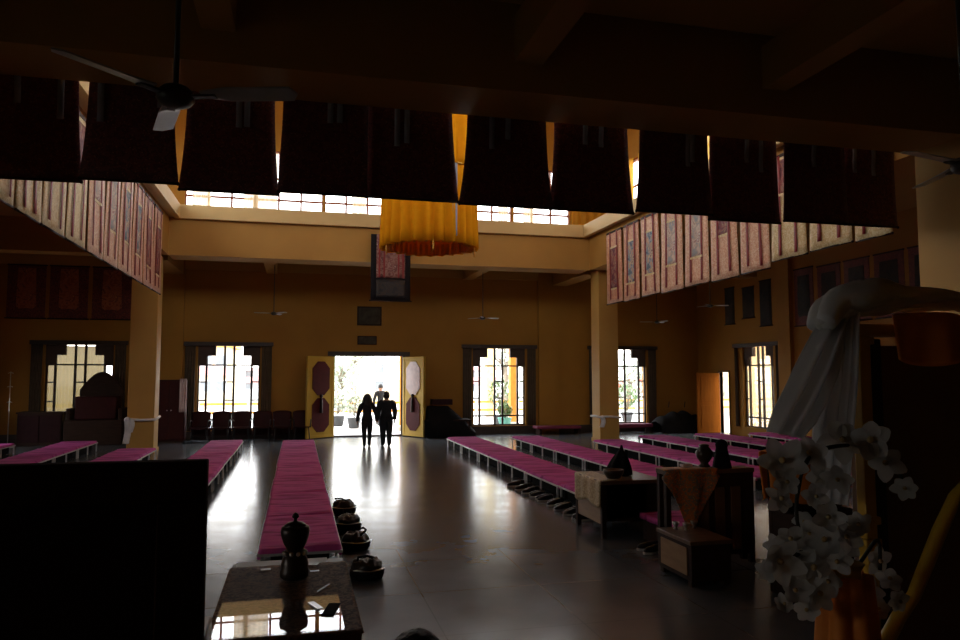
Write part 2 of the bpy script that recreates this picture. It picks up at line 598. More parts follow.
# the parts of the beams above the ceiling carry the ledge round the opening
ledge = MB()
EX0, EX1, EY0, EY1 = -3.2, 8.62, 9.15, 21.3
for (a, b, c, d) in ((LX0, EX0 - .03, LY0, LY1), (EX1 + .03, LX1, LY0, LY1), (EX0 - .03, EX1 + .03, LY0, EY0 - .03), (EX0 - .03, EX1 + .03, EY1 + .03, LY1)):
    ledge.box(a, b, c, d, 6.46, 6.6)
struct(ledge.build('trim_1', M['parapet']), 'cream ledge round the open well')
par = MB()
T = .14
for (a, b, c, d) in ((EX0 - T, EX0, EY0 - T, EY1 + T), (EX1, EX1 + T, EY0 - T, EY1 + T), (EX0, EX1, EY0 - T, EY0), (EX0, EX1, EY1, EY1 + T)):
    par.box(a, b, c, d, 6.4, 6.78)
struct(par.build('trim_2', M['parapet']), 'cream parapet round the open well')
# the fill between beam top and ledge
fill = MB()
for (a, b, c, d) in ((PXL[0], PXL[1], PYF[0], PYB[1]), (PXR[0], PXR[1], PYF[0], PYB[1]), (PXL[1], PXR[0], PYF[0], PYF[1]), (PXL[1], PXR[0], PYB[0], PYB[1])):
    fill.box(a, b, c, d, ZC, 6.46)
struct(fill.build('trim_3', M['beam']))

pi = 1
PIL = {}
PSL, PSR, PSB = (-4.4, -3.72), (9.2, 9.85), (21.52, 22.15)
for nm, xs, ys in (('far_left', PSL, PSB), ('far_right', PSR, PSB), ('near_left', PXL, PYF), ('near_right', PXR, PYF)):
    mb = MB().box(xs[0], xs[1], ys[0], ys[1], 0, 5.42)
    mb.box(xs[0] - .03, xs[1] + .03, ys[0] - .03, ys[1] + .03, 0, .12)
    PIL[nm] = struct(mb.build('pillar_%d' % pi, M['pillar'], bevel=.015))
    pi += 1
# pilasters on the walls
for x0 in (PXL[0] + .05, PXR[0] - .4):
    struct(MB().box(x0, x0 + .75, YF - .12, YF, 0, ZC).build('pillar_%d' % pi, M['wall'])); pi += 1
struct(MB().box(XW1 - .14, XW1, 19.85, 20.45, 0, ZC).build('pillar_%d' % pi, M['wall'])); pi += 1
struct(MB().box(XW0, XW1, YF - .1, YF, 5.55, ZC).build('beam_%d' % k, M['ceil'])); k += 1
for x0, x1, n in ((XW0, -4.35, 1), (-3.6, 1.2, 2), (3.6, 8.46, 3), (9.21, XW1, 4)):
    struct(MB().box(x0, x1, YF - .03, YF, 0, .28).build('baseboard_far_%d' % n, M['darkframe']))


# ------------------------------------------------------------------ windows of the hall
WN = [0]


def hall_window(loc, rz, W=WW, Hh=WZ1 - WZ0, label=None):
    """a stepped Tibetan window; local x runs across, local y outwards, z up from the sill"""
    WN[0] += 1
    e = bpy.data.objects.new('window_%d' % WN[0], None)
    COL.objects.link(e)
    e.location = loc
    e.rotation_euler = (0, 0, rz)
    struct(e, label)
    s = W / 1.95
    h = Hh / 2.75
    c = W / 2
    fr = MB()
    t = .034
    y0, y1 = .1, .16
    for x in (c - .145 * s, c + .145 * s, c - .71 * s, c + .71 * s):
        fr.box(x - t, x + t, y0, y1, 0, Hh)
    fr.box(0, .05, y0, y1, 0, 2.12 * h)
    fr.box(W - .05, W, y0, y1, 0, 2.12 * h)
    for z in (.0, .32, 2.1):
        fr.box(0, W, y0 + .005, y1 - .005, z * h, z * h + .05)
    for z in (.95, 1.55):
        for a, b in ((c - .145 * s, c + .145 * s), (0, c - .71 * s), (c + .71 * s, W)):
            fr.box(a, b, y0 + .005, y1 - .005, z * h, z * h + .045)
    fr.build('window_frame', M['darkframe'], e)
    MB().box(.0, W, .125, .135, 0, Hh).build('window_pane', M['glass'], e)
    st = MB()
    for sx in (0, 1):
        for (a, b, z) in ((0, .27, 2.12), (.27, .55, 2.43)):
            a, b = a * s, b * s
            if sx:
                a, b = W - b, W - a
            st.box(a, b, .06, .2, z * h, Hh)
    st.build('stepped_corner', M['surround'], e)
    return e


def curtains(loc, rz, W, Hh, label, m='greycurtain', wd=.32):
    """a pelmet with a curtain drawn back to either side of a window, on the room side of the wall (local -y)"""
    t = thing('curtain_pair', label, 'curtain', loc, rz)
    MB().box(-.42, W + .42, -.13, -.005, Hh + .0, Hh + .13).build('pelmet', M['darkframe'], t)
    for a, b in ((-.38, -.38 + wd), (W + .38 - wd, W + .38)):
        def fn(u, v, a=a, b=b):
            x = a + (b - a) * u
            return (x, -.07 + .03 * math.sin(u * 26) * (.6 + .4 * (1 - v)), .0 + (Hh + .02) * v)
        MB().grid(fn, 26, 6, .006).build('curtain_panel', M[m], t, True)
    return t


WLAB = ['stepped window with cream sheer curtains behind the round-topped throne', 'bright stepped window above the row of dark chairs',
        'bright stepped window between the doorway and the far pillar', 'stepped window partly hidden by the far pillar']
CLAB = ['dark curtains drawn back from the window behind the round-topped throne', 'dark curtains drawn back from the window above the chairs',
        'dark curtains drawn back from the window between doorway and far pillar', 'dark curtains drawn back from the window half behind the far pillar']
for i, (x, w, c) in enumerate(FW):
    hall_window((x, YF, WZ0), 0, label=WLAB[i])
    curtains((x, YF, WZ0 if i else 0.3), 0, WW, WZ1 - WZ0, CLAB[i])
hall_window((XW1, 22.6, .32), -PI / 2, 1.7, 2.73, 'stepped window with brown lace curtain in the side wall')
curtains((XW1, 22.6, .32), -PI / 2, 1.7, 2.73, 'dark pelmet and narrow drawn curtains over the side-wall window', wd=.16)
for y in SIDE_R:
    hall_window((XW1, y + 1.9, .32), -PI / 2, 1.9, 2.73)
for y in SIDE_L:
    hall_window((XW0, y, .32), PI / 2, 1.9, 2.73)  # out of view, added for side light
# sheer and lace curtains hanging in two windows


def sheer_curtain(name, label, loc, rz, W, Hh, m, folds):
    def fn(u, v):
        return (W * u, .2 + .018 * math.sin(u * folds) * (1.1 - .4 * v), Hh * v)
    o = MB().grid(fn, 60, 4, .0).build(name, M[m], None, True, fix=False)
    o.location = loc
    o.rotation_euler = (0, 0, rz)
    return tag(o, label, 'curtain')


sheer_curtain('sheer_curtain', 'cream sheer curtain across the window behind the round-topped throne', (-7.62, YF, .32), 0, 1.72, 2.7, 'creamthick', 55)
sheer_curtain('lace_curtain', 'brown lace curtain hanging in the side-wall window', (XW1, 22.6, .34), -PI / 2, 1.7, 2.7, 'lace', 40)

# ------------------------------------------------------------------ doors
d1 = bpy.data.objects.new('door_1', None)
COL.objects.link(d1)
d1.location = (0, YF, 0)
struct(d1, 'open double door, yellow leaves with dark red octagons')
fr = MB()
fr.box(1.16, 1.24, -.05, .35, 0, 2.75)
fr.box(3.55, 3.63, -.05, .35, 0, 2.75)
fr.box(1.0, 3.8, -.06, .3, 2.75, 2.9)
fr.box(1.24, 3.55, .02, .33, 0, .05)
fr.build('door_frame', M['darkframe'], d1)


def octo(w, h, x, z, y):
    a = .3 * w
    b = .2 * h
    return [(x - w / 2, y, z - h / 2 + b), (x - w / 2 + a, y, z - h / 2), (x + w / 2 - a, y, z - h / 2), (x + w / 2, y, z - h / 2 + b),
            (x + w / 2, y, z + h / 2 - b), (x + w / 2 - a, y, z + h / 2), (x - w / 2 + a, y, z + h / 2), (x - w / 2, y, z + h / 2 - b)]


def door_leaf(hx, sgn, ang, upper, lower):
    lf = MB().box(0, 1.13, -.03, .03, .03, 2.72)
    for (x0, x1, z0, z1) in ((0, 1.13, .03, .12), (0, 1.13, 2.63, 2.72), (0, .09, .12, 2.63), (1.04, 1.13, .12, 2.63)):
        lf.box(x0, x1, -.045, .045, z0, z1)
    pa = MB()
    lfo = lf.build('door_leaf', M['yellowdoor'], d1, bevel=.006)
    lfo.location = (hx, -.06, 0)
    lfo.rotation_euler = (0, 0, ang)
    for z, mm in ((1.99, upper), (.78, lower)):
        p = MB().prism(octo(.72, 1.12, .565, z, -.05), (0, .1, 0))
        q = p.build('octagon_panel', M[mm], lfo)
        if mm != 'maroonpaint':
            q['label'] = 'upper octagon coloured pale for its sheen'
    h = MB()
    for s in (-1, 1):
        h.ball((.565, s * .065, 1.4), .06, 10)
        h.tube([(.565, s * .06, 1.36), (.565, s * .075, 1.2), (.565, s * .06, .85)], [.02, .045, .06], 8)
    h.build('door_pull', M['bronze'], lfo, True)


door_leaf(1.2, 1, PI + math.radians(38), 'maroonpaint', 'maroonpaint')
door_leaf(3.59, 1, -math.radians(60), 'pink_sheen_cloth', 'maroonpaint')  # the upper octagon's pale sheen is put into its colour
d2 = bpy.data.objects.new('door_2', None)
COL.objects.link(d2)
d2.location = (XW1, 0, 0)
struct(d2, 'orange wooden side door standing open')
fr = MB()
fr.box(-.03, .14, 23.4, 23.45, 0, 2.2)
fr.box(-.03, .14, 24.05, 24.1, 0, 2.2)
fr.box(-.03, .14, 23.4, 24.1, 2.2, 2.26)
fr.build('door_frame', M['brownwood'], d2)
lf = MB().box(-.05, 0, 0, .95, .02, 2.18)
for z0, z1 in ((.2, 1.0), (1.15, 2.0)):
    lf.box(-.06, .01, .16, .8, z0, z1)
o = lf.build('door_leaf', M['orangewood'], d2, bevel=.006)
o.location = (-.04, 24.05, 0)
o.rotation_euler = (0, 0, math.radians(93))
MB().ball((.04, .86, 1.05), .035, 10).build('door_handle', M['bronze'], o, True)

# ------------------------------------------------------------------ lantern over the well
lanH = (6.86, 8.85)


def lantern_side(name, axis, p0, p1, t0, t1, nb, inner, margin):
    """a row of nb windows in one lantern wall; inner = +1 when the room is on the +t side"""
    step = (p1 - p0 - 2 * margin) / nb
    hs = []
    for i in range(nb):
        a = p0 + margin + i * step + .025
        hs.append((a, a + step - .05, lanH[0], lanH[1]))
    struct(wall_holes(axis, p0, p1, t0, t1, ZC + .12, LZ, hs).build(name, M['wall']))
    tm = (t0 + t1) / 2
    for (a, b, lo, hi) in hs:
        WN[0] += 1
        fr, gl = MB(), MB()

        def bx(mb, a, b, h, lo, hi):
            if axis == 0:
                mb.box(a, b, tm - h, tm + h, lo, hi)
            else:
                mb.box(tm - h, tm + h, a, b, lo, hi)
        w = b - a
        for x in (a, b - .035):
            bx(fr, x, x + .035, .06, lo, hi)
        for x in (a + w / 3, a + 2 * w / 3):
            bx(fr, x - .03, x + .03, .03, lo, hi)
        for z in (lo, hi - .05):
            bx(fr, a, b, .058, z, z + .05)
        for z in (lo + .5, lo + 1.15):
            bx(fr, a, b, .028, z - .028, z + .028)
        bx(gl, a, b, .004, lo, hi)
        e = bpy.data.objects.new('window_%d' % WN[0], None)
        COL.objects.link(e)
        struct(e)
        fr.build('window_frame', M['redframe'], e)
        gl.build('window_pane', M['glass'], e)
    return hs


h_far = lantern_side('wall_lantern_far', 0, LX0, LX1, LY1, LY1 + .2, 6, -1, 1.4)
h_near = lantern_side('wall_lantern_front', 0, LX0, LX1, LY0 - .2, LY0, 6, 1, 1.4)
h_left = lantern_side('wall_lantern_left', 1, LY0 - .2, LY1 + .2, LX0 - .2, LX0, 7, 1, 1.0)
h_right = lantern_side('wall_lantern_right', 1, LY0 - .2, LY1 + .2, LX1, LX1 + .2, 7, -1, 1.0)
struct(MB().box(LX0 - .2, LX1 + .2, LY0 - .2, LY1 + .2, LZ, LZ + .15).build('ceiling_lantern', M['wall']), 'yellow roof over the open well')
# curtains in the lantern
step = (LX1 - LX0 - 2.8) / 6
x0 = LX0 + 1.4
CUR = [(-3.05, .5, 'cream sheer curtain in the upper windows, at their far left end'),
       (-1.62, .95, 'broad cream sheer curtain in the upper windows, above the chairs'),
       (1.55, .42, 'narrow cream sheer curtain in the upper windows, beside the gold canopy'),
       (6.2, .32, 'thin cream sheer curtain in the upper windows, second from the golden curtain'),
       (7.05, .34, 'thin cream sheer curtain in the upper windows, next to the golden curtain')]
for (cx, cw, lb) in CUR:
    def fn(u, v, cx=cx, cw=cw):
        return (cx + cw * u, LY1 - .06 + .02 * math.sin(u * cw * 45), lanH[0] - .05 + 1.95 * v)
    tag(MB().grid(fn, 24, 4).build('sheer_curtain', M['cream'], None, True, fix=False), lb, 'curtain', 'cream curtains in the upper windows')


def gold_curtain(y0, y1, lb):
    def fn(u, v):
        return (LX1 - .08 + .03 * math.sin(u * (y1 - y0) * 22), y0 + (y1 - y0) * u, lanH[0] - .1 + 2.1 * v)
    tag(MB().grid(fn, 40, 4).build('window_curtain', M['goldcurtain'], None, True, fix=False), lb, 'curtain', 'golden curtains of the upper side windows')


gold_curtain(20.6, 22.3, 'golden curtain in the upper side windows, at the far corner')
gold_curtain(18.3, 20.2, 'golden curtain in the upper side windows, second from the far corner')
gold_curtain(15.4, 17.9, 'golden curtain in the upper side windows, third from the far corner')


def fn(u, v):
    return (8.72 + 1.3 * u, LY1 - .06 + .03 * math.sin(u * 30), lanH[0] - .1 + 2.1 * v)


tag(MB().grid(fn, 30, 4, .004).build('window_curtain', M['goldcurtain'], None, True), 'golden curtain at the end of the upper far windows', 'curtain')


# ------------------------------------------------------------------ banners
def banner(name, label, cat, group, W0, W1, Hh, m_cloth, m_paint, paint=(.2, .8, .3, .86), seed=0, ribbons=True, shift=0.0, power=1.3):
    """a brocade banner hanging from z=0 downwards, face towards local -y, W0 wide at the top and W1 at the hem"""
    t = thing(name, label, cat, (0, 0, 0), 0, group)
    rd = random.Random(seed)
    ph = rd.random() * 6

    def surf(u, v, off=0.0):
        w = W0 + (W1 - W0) * v ** power
        y = .007 * math.sin(u * 9 + ph + v * 2) * (.3 + v) + .006 * math.sin(v * 3 + ph) - off
        return ((u - .5) * w + shift * (1 - v), y, -Hh * v)
    MB().grid(lambda u, v: surf(u, v), 12, 12, .006).build('brocade', M[m_cloth], t, True)
    a, b, c, d = paint
    if m_paint:
        MB().grid(lambda u, v: surf(a + (b - a) * u, c + (d - c) * v, .012), 8, 8, .006).build('painted_panel', M[m_paint], t, True)
        for vv in (c, d):
            MB().grid(lambda u, v: surf(a - .02 + (b - a + .04) * u, vv - .012 + .024 * v, .02), 8, 1, .006).build('panel_border', M['broc_cream'], t)
    if ribbons:
        for k, uc in enumerate((.27, .73)):
            ln = .97 - rd.random() * .04
            sw = rd.uniform(-.008, .008)
            MB().grid(lambda u, v: surf(uc + sw * v + (u - .5) * .085, v * ln,   .022 + .004 * math.sin(v * 5 + ph)), 2, 12, .004).build('ribbon', M['ribbon'], t, True)
    rod = MB().tube([(-W1 / 2 + .015, .0, -Hh), (W1 / 2 - .015, .0, -Hh)], .016, 8)
    for s in (-1, 1):
        rod.ball((s * (W1 / 2 - .012), .0, -Hh), .022, 8)
    rod.build('hem_rod', M['darkwood'], t, True)
    MB().box(-W0 / 2, W0 / 2, -.02, .05, -.03, .03).build('top_batten', M['darkwood'], t)
    return t


# right row, seen from the well side: face towards -x
RY = [19.95, 18.8, 17.72, 16.62, 15.45, 14.33, 13.24, 12.2, 11.13, 10.03, 9.2]
RSPEC = [('broc_rose', 'p_maroon', 'rose brocade banner with maroon centre'), ('broc_rose', 'p_blue', 'rose brocade banner with slate blue centre'),
         ('broc_pink', 'p_blue', 'pink brocade banner with slate blue centre'), ('broc_pink', 'p_grey', 'pink brocade banner with grey centre'),
         ('broc_pink', 'p_grey', 'pale pink brocade banner with grey figured centre'), ('broc_pink', 'p_maroon', 'pink brocade banner with small maroon centre'),
         ('broc_pink', 'p_maroon', 'pink brocade banner with high maroon centre'), ('broc_cream', 'p_maroon', 'cream brocade banner with maroon upper edge'),
         ('broc_cream', 'p_sand', 'cream brocade banner with sand-coloured centre'), ('broc_cream', 'p_sand', 'cream brocade banner at the near end')]
PN = [(.28, .72, .22, .8), (.25, .7, .22, .78), (.25, .72, .2, .74), (.28, .72, .18, .7), (.28, .75, .1, .7), (.3, .7, .1, .55), (.28, .72, .05, .5), (.28, .72, .03, .38), (.3, .7, .05, .3), (.3, .7, .05, .3)]
for i in range(10):
    w = RY[i] - RY[i + 1]
    m1, m2, lb = RSPEC[i]
    short = .13 if i >= 7 else 0.0
    t = banner('hanging_banner', '%s, %s from far pillar along the benches-and-shoes side' % (lb, NUM[i]), 'banner', 'banners along the well, side of the orange door',
               w - .16, w - .07, 2.07 - short + (.02 if i % 2 else 0), m1, m2, PN[i], seed=i)
    t.location = (8.78, (RY[i] + RY[i + 1]) / 2, 6.22)
    t.rotation_euler = (0, 0, -PI / 2)
LYs = [20.05, 18.9, 17.75, 16.6, 15.45, 14.3, 13.2, 12.1, 11.0, 10.05, 9.2]
LSPEC = [('broc_rose', 'p_maroon', 'rose brocade banner with dark maroon centre'), ('broc_rose', 'p_maroon', 'rose brocade banner with maroon centre'),
         ('broc_rose', 'p_blue', 'rose brocade banner with slate centre'), ('broc_pink', 'p_blue', 'pink brocade banner with slate centre'),
         ('broc_pink', 'p_grey', 'pink brocade banner with grey centre'), ('broc_pink', 'p_grey', 'pale pink brocade banner with grey centre'),
         ('broc_cream', 'p_maroon', 'cream brocade banner with maroon centre'), ('broc_cream', 'p_blue', 'cream brocade banner with slate upper centre'),
         ('broc_cream', 'p_sand', 'cream brocade banner with sand centre'), ('broc_cream', 'p_sand', 'cream brocade banner, at the near end')]
for i in range(10):
    w = LYs[i] - LYs[i + 1]
    m1, m2, lb = LSPEC[i]
    t = banner('hanging_banner', '%s, %s from the pillar beside the round-topped throne' % (lb, NUM[i]), 'banner', 'banners along the well, side of the throne',
               w - .13, w - .05, 2.07, m1, m2, PN[i], seed=20 + i)
    t.location = (-3.42, (LYs[i] + LYs[i + 1]) / 2, 6.22)
    t.rotation_euler = (0, 0, PI / 2)
FX = [-4.4, -3.4, -2.42, -1.38, -.26, .79, 1.96, 3.2, 4.4, 5.55, 6.69, 7.78, 8.72]
FG = [.1, .1, .12, .12, .11, -.06, .2, .13, .14, .07, .06, .08, .02]      # gap at each edge, at the top
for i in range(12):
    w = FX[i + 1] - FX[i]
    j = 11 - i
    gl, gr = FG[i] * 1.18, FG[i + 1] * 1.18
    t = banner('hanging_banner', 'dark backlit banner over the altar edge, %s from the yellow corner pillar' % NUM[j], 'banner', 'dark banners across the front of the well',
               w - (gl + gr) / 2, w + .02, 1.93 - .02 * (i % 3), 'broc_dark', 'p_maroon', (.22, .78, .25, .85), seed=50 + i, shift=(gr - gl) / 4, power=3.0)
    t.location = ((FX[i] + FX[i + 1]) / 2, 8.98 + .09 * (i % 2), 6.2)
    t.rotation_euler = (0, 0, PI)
    # seen from behind: ribbons and ties hanging on the altar side
    rd = random.Random(i)
    for q in range(2):
        x, ln = rd.uniform(-.35, .35), rd.uniform(.3, .55)
        MB().grid(lambda u, v: (x + (u - .5) * .07, .05 + .01 * math.sin(v * 6), -.7 - ln * v), 2, 6, .004).build('back_tie', M['greysilk'], t, True)

# wall scrolls
def scroll(label, group, W, Hh, loc, rz, m_border, m_paint, shape=(.27, .73, .05, .8)):
    t = thing('hanging_scroll', label, 'wall hanging', loc, rz, group)
    MB().box(-W / 2, W / 2, -.02, -.005, -Hh, 0).build('border_cloth', M[m_border], t)
    a, b, c, d = shape
    pts = [((a - .5) * W, -.03, -c * Hh), ((b - .5) * W, -.03, -c * Hh), ((b - .47) * W, -.03, -(d - .03) * Hh), ((b - .56) * W, -.03, -d * Hh - .04), (((a + b) / 2 - .5) * W, -.03, -d * Hh - .01),
           ((a - .44) * W, -.03, -d * Hh - .04), ((a - .53) * W, -.03, -(d - .03) * Hh)]
    MB().prism(pts, (0, .012, 0)).build('painted_panel', M[m_paint], t)
    MB().tube([(-W / 2 - .04, -.02, -Hh), (W / 2 + .04, -.02, -Hh)], .02, 8).build('hem_rod', M['darkwood'], t, True)
    MB().box(-W / 2 - .02, W / 2 + .02, -.03, 0, -.01, .03).build('top_batten', M['darkwood'], t)
    return t


for x, w, lb in ((-8.22, 1.08, 'maroon wall hanging with an orange centre, farthest from the pillar'), (-7.02, 1.1, 'maroon wall hanging with orange centre, middle one of three'),
                 (-5.78, 1.14, 'maroon wall hanging with orange centre, closest to the pillar')):
    scroll(lb, 'maroon wall hangings over the window', w, 1.66, (x, YF - .0, 5.52), 0, 'broc_dark', 'p_rust')
RW = [(23.28, .58, 1.3, 5.2), (22.16, .66, 1.05, 5.1), (21.2, .6, 1.5, 5.22)]
for n, (y, w, h, z) in enumerate(RW):
    scroll('small dark hanging on the side wall above the lace window, %s from the corner' % NUM[n], 'dark hangings above the lace window', w, h, (XW1, y, z), -PI / 2, 'p_dark', 'p_dark', (.15, .85, .08, .85))
for n, (y, w, h, z) in enumerate([(19.3, .85, 1.75, 5.35), (18.2, .95, 1.7, 5.3), (17.1, .95, 1.7, 5.3), (15.95, 1.0, 1.7, 5.3), (14.8, 1.0, 1.7, 5.3)]):
    scroll('large dark hanging on the side wall past the pilaster, %s from it' % NUM[n], 'large dark hangings on the side wall', w, h, (XW1, y, z), -PI / 2, 'broc_dark', 'p_dark', (.2, .8, .12, .82))
# small bright hangings up in the lantern corner
for n, y in enumerate((22.1, 21.3)):
    scroll('small red and blue hanging high in the well, %s from its far corner' % NUM[n], 'small hangings high in the well', .55, 1.5, (LX0, y, 8.6), PI / 2, 'ribbon', 'p_blue', (.2, .8, .1, .8))

# banner hanging from the far beam behind the canopy
t = thing('hanging_banner', 'navy-bordered banner with a red and white panel hanging from the far beam', 'banner', (2.6, 21.3, 6.2))
MB().grid(lambda u, v: (-.58 + 1.16 * u, .015 * math.sin(u * 8), -1.95 * v), 10, 8, .008).build('border_cloth', M['navy'], t, True)
MB().grid(lambda u, v: (-.42 + .84 * u, -.02 + .015 * math.sin(u * 8), -.0 - 1.28 * v), 10, 8, .008).build('painted_panel', M['p_rosy'], t, True)
for x in (-.36, -.22, .2, .33):
    MB().grid(lambda u, v: (x + .05 * u, -.04, -1.27 * v), 2, 4, .006).build('ribbon', M['ribbon'], t)
MB().grid(lambda u, v: (-.42 + .84 * u, -.02 + .015 * math.sin(u * 8), -1.34 - .5 * v), 10, 6, .008).build('lower_panel', M['p_dark'], t, True)
MB().tube([(-.62, 0, -1.95), (.62, 0, -1.95)], .02, 8).build('hem_rod', M['darkwood'], t, True)

# ------------------------------------------------------------------ gold canopy
CX, CY = 2.68, 15.3
t = thing('hanging_canopy', 'round pleated gold silk canopy hanging in the middle of the well', 'canopy', (CX, CY, 0))
RC = .97


def skirt(r, z0, z1, npl, amp, nm, m, n=240, th=.008):
    def fn(u, v):
        a = 2 * PI * u
        rr = r + amp * math.sin(a * npl) * (.35 + .65 * v) + .02 * math.sin(a * 5 + 1)
        return (rr * math.cos(a), rr * math.sin(a), z0 + (z1 - z0) * v)
    return MB().grid(fn, n, 6, th).build(nm, M[m], t, True)


skirt(RC, 6.45, 4.78, 24, .085, 'lower_skirt', 'goldsilk')
skirt(RC + .03, 7.85, 6.4, 24, .07, 'upper_skirt', 'goldsilk')
hb = MB()
for kk in range(44):
    a0 = 2 * PI * kk / 44
    a1 = a0 + 2 * PI / 44 * .5
    hb.grid(lambda u, v: ((RC - .11) * math.cos(a0 + (a1 - a0) * u), (RC - .11) * math.sin(a0 + (a1 - a0) * u), 4.78 + .24 * v), 2, 1, .006)
hb.build('hem_stripes', M['goldband'], t)
for zz in (6.42, 7.85):
    MB().tube([((RC + .05) * math.cos(2 * PI * q / 60), (RC + .05) * math.sin(2 * PI * q / 60), zz) for q in range(61)], .02, 6).build('hoop', M['goldband'], t, True)
MB().lathe([(RC, 7.85), (.7, 8.05), (.3, 8.2), (.03, 8.3)], n=40).build('top_cover', M['gold'], t, True)
MB().tube([(0, 0, 8.3), (0, 0, LZ)], .012, 6).build('cord', M['darkframe'], t)
for a in (math.radians(-70), math.radians(150), math.radians(40)):
    MB().grid(lambda u, v: ((RC + .07) * math.cos(a + (u - .5) * .1), (RC + .07) * math.sin(a + (u - .5) * .1), 6.4 - 1.5 * v), 4, 8, .006).build('grey_ribbon', M['greysilk'], t, True)
for a in (math.radians(-20), math.radians(195), math.radians(-95)):
    MB().tube([((RC + .0) * math.cos(a), (RC + .0) * math.sin(a), 4.82), ((RC) * math.cos(a), RC * math.sin(a), 4.7), (RC * math.cos(a), RC * math.sin(a), 4.58)], [.01, .02, .012], 6).build('tassel', M['goldband'], t, True)


# ------------------------------------------------------------------ fans
def ceiling_fan(label, loc, rz, drop):
    t = thing('ceiling_fan', label, 'ceiling fan', loc, rz, 'ceiling fans')
    MB().lathe([(.02, .05), (.06, .04), (.085, .015), (.09, -.02), (.07, -.045), (.03, -.06)], n=20).build('hub', M['fandark'], t, True)
    MB().tube([(0, 0, .05), (0, 0, drop)], .014, 8).build('rod', M['fandark'], t, True)
    MB().lathe([(.015, drop - .1), (.06, drop - .03), (.06, drop)], n=14).build('rod_cover', M['fandark'], t, True)
    for q in range(3):
        a = q * 2 * PI / 3
        mb = MB().prism([(.13, -.04, 0), (.26, -.052, .012), (.57, -.052, .012), (.6, 0, 0), (.57, .052, -.012), (.26, .052, -.012), (.13, .04, 0)], (0, 0, .008))
        mb.xf(Matrix.Rotation(a, 4, 'Z'))
        bl = mb.build('blade', M['fan'], t)
        MB().box(.08, .2, -.02, .02, -.012, -.002).xf(Matrix.Rotation(a, 4, 'Z')).build('blade_arm', M['fandark'], bl)
    return t


f0 = ceiling_fan('dark ceiling fan hanging close above the altar platform', (-.6, 3.75, 3.46), math.radians(-15), ZC - 3.46)


def fan(label, loc, rz):
    t = dup(f0, loc, rz, label)
    for ch in list(t.children):
        if ch.name.startswith('rod'):
            bpy.data.objects.remove(ch)
    dr = ZC - loc[2]
    MB().tube([(0, 0, .05), (0, 0, dr)], .014, 8).build('rod', M['fandark'], t, True)
    return t


fan('pale-bladed ceiling fan beside the yellow corner pillar, at the picture edge', (4.15, 3.75, 3.45), math.radians(72))
fan('small distant ceiling fan above the window between doorway and pillar', (5.93, 23.5, 3.98), math.radians(12))
fan('small distant ceiling fan just past the far pillar', (12.24, 23.5, 3.96), math.radians(40))
fan('small distant ceiling fan above the bright window with the chairs', (-.73, 23.5, 4.0), math.radians(70))
fan('ceiling fan in front of the small dark hangings on the side wall', (13.0, 21.3, 4.35), math.radians(-15))


# ------------------------------------------------------------------ benches
def bench(Lb, W=.84, Hh=.3):
    t = thing('low_bench', 'x', 'bench', (0, 0, 0), 0)
    rd = random.Random(3)
    MB().box(-W / 2 - .02, W / 2 + .02, .004, Lb - .004, Hh - .085, Hh - .058).build('frame', M['benchmetal'], t)
    for x in (-W / 2 + .0, W / 2 - .0):
        for y in (.08, Lb / 2, Lb - .08):
            MB().box(x - .014, x + .014, y - .014, y + .014, 0, Hh - .085).build('leg', M['benchmetal'], t)

    MB().box(-.3, .3, .05, Lb - .05, .02, Hh - .09).build('added_dark_box', M['black'], t)  # added black box, hides the bright floor so the underside stays dark

    def fn(u, v):
        x = (u - .5) * (W + .03)
        e = abs(u - .5) * 2
        z = Hh - .012 + .008 * noise.noise(Vector((x * 3, v * Lb * 2.2, 1.7))) + .016 * max(0, noise.noise(Vector((x * 2.2, v * Lb * 9, 4.1)))) ** .8
        if e > .97:
            z -= .05
        if v < .012 or v > .988:
            z -= .04
        return (x, .006 + (Lb - .012) * v, z)
    MB().grid(fn, 34, 84, .03).build('cloth_pad', M['purple'], t, True)
    return t


UL = 1.9
b0 = bench(UL)
first = True


def bench_row(x, y_far, n, row, rz=0):
    global first
    for i in range(n):
        y = y_far - UL * (i + 1)
        lb = 'purple-topped low bench, %s from the far end of %s' % (NUM[i], row)
        if first:
            b0.location = (x, y, 0)
            b0['label'] = lb
            b0['group'] = 'purple benches in rows'
            first = False
        else:
            dup(b0, (x + random.uniform(-.012, .012), y, 0), 0, lb, 'purple benches in rows')


bench_row(.07, 21.4, 7, 'the row ending at the glass-topped table')
bench_row(-1.86, 21.85, 5, 'the row hidden by the dark panel')
bench_row(-3.8, 20.0, 4, 'the row by the scarf-tied left pillar')
bench_row(-5.75, 22.5, 5, 'the row before the round-topped throne')
bench_row(-7.7, 22.2, 4, 'the outermost row, by the round-topped throne')
bench_row(4.74, 21.35, 6, 'the row with shoes along it')
bench_row(6.65, 21.2, 5, 'the second row past the shoes')
bench_row(8.55, 19.5, 4, 'the row under the side banners')
bench_row(10.45, 20.6, 5, 'the row just past the right pillar')
bench_row(12.45, 20.8, 5, 'the last-but-one row toward the side wall')
bench_row(14.3, 20.7, 4, 'the row against the side wall')


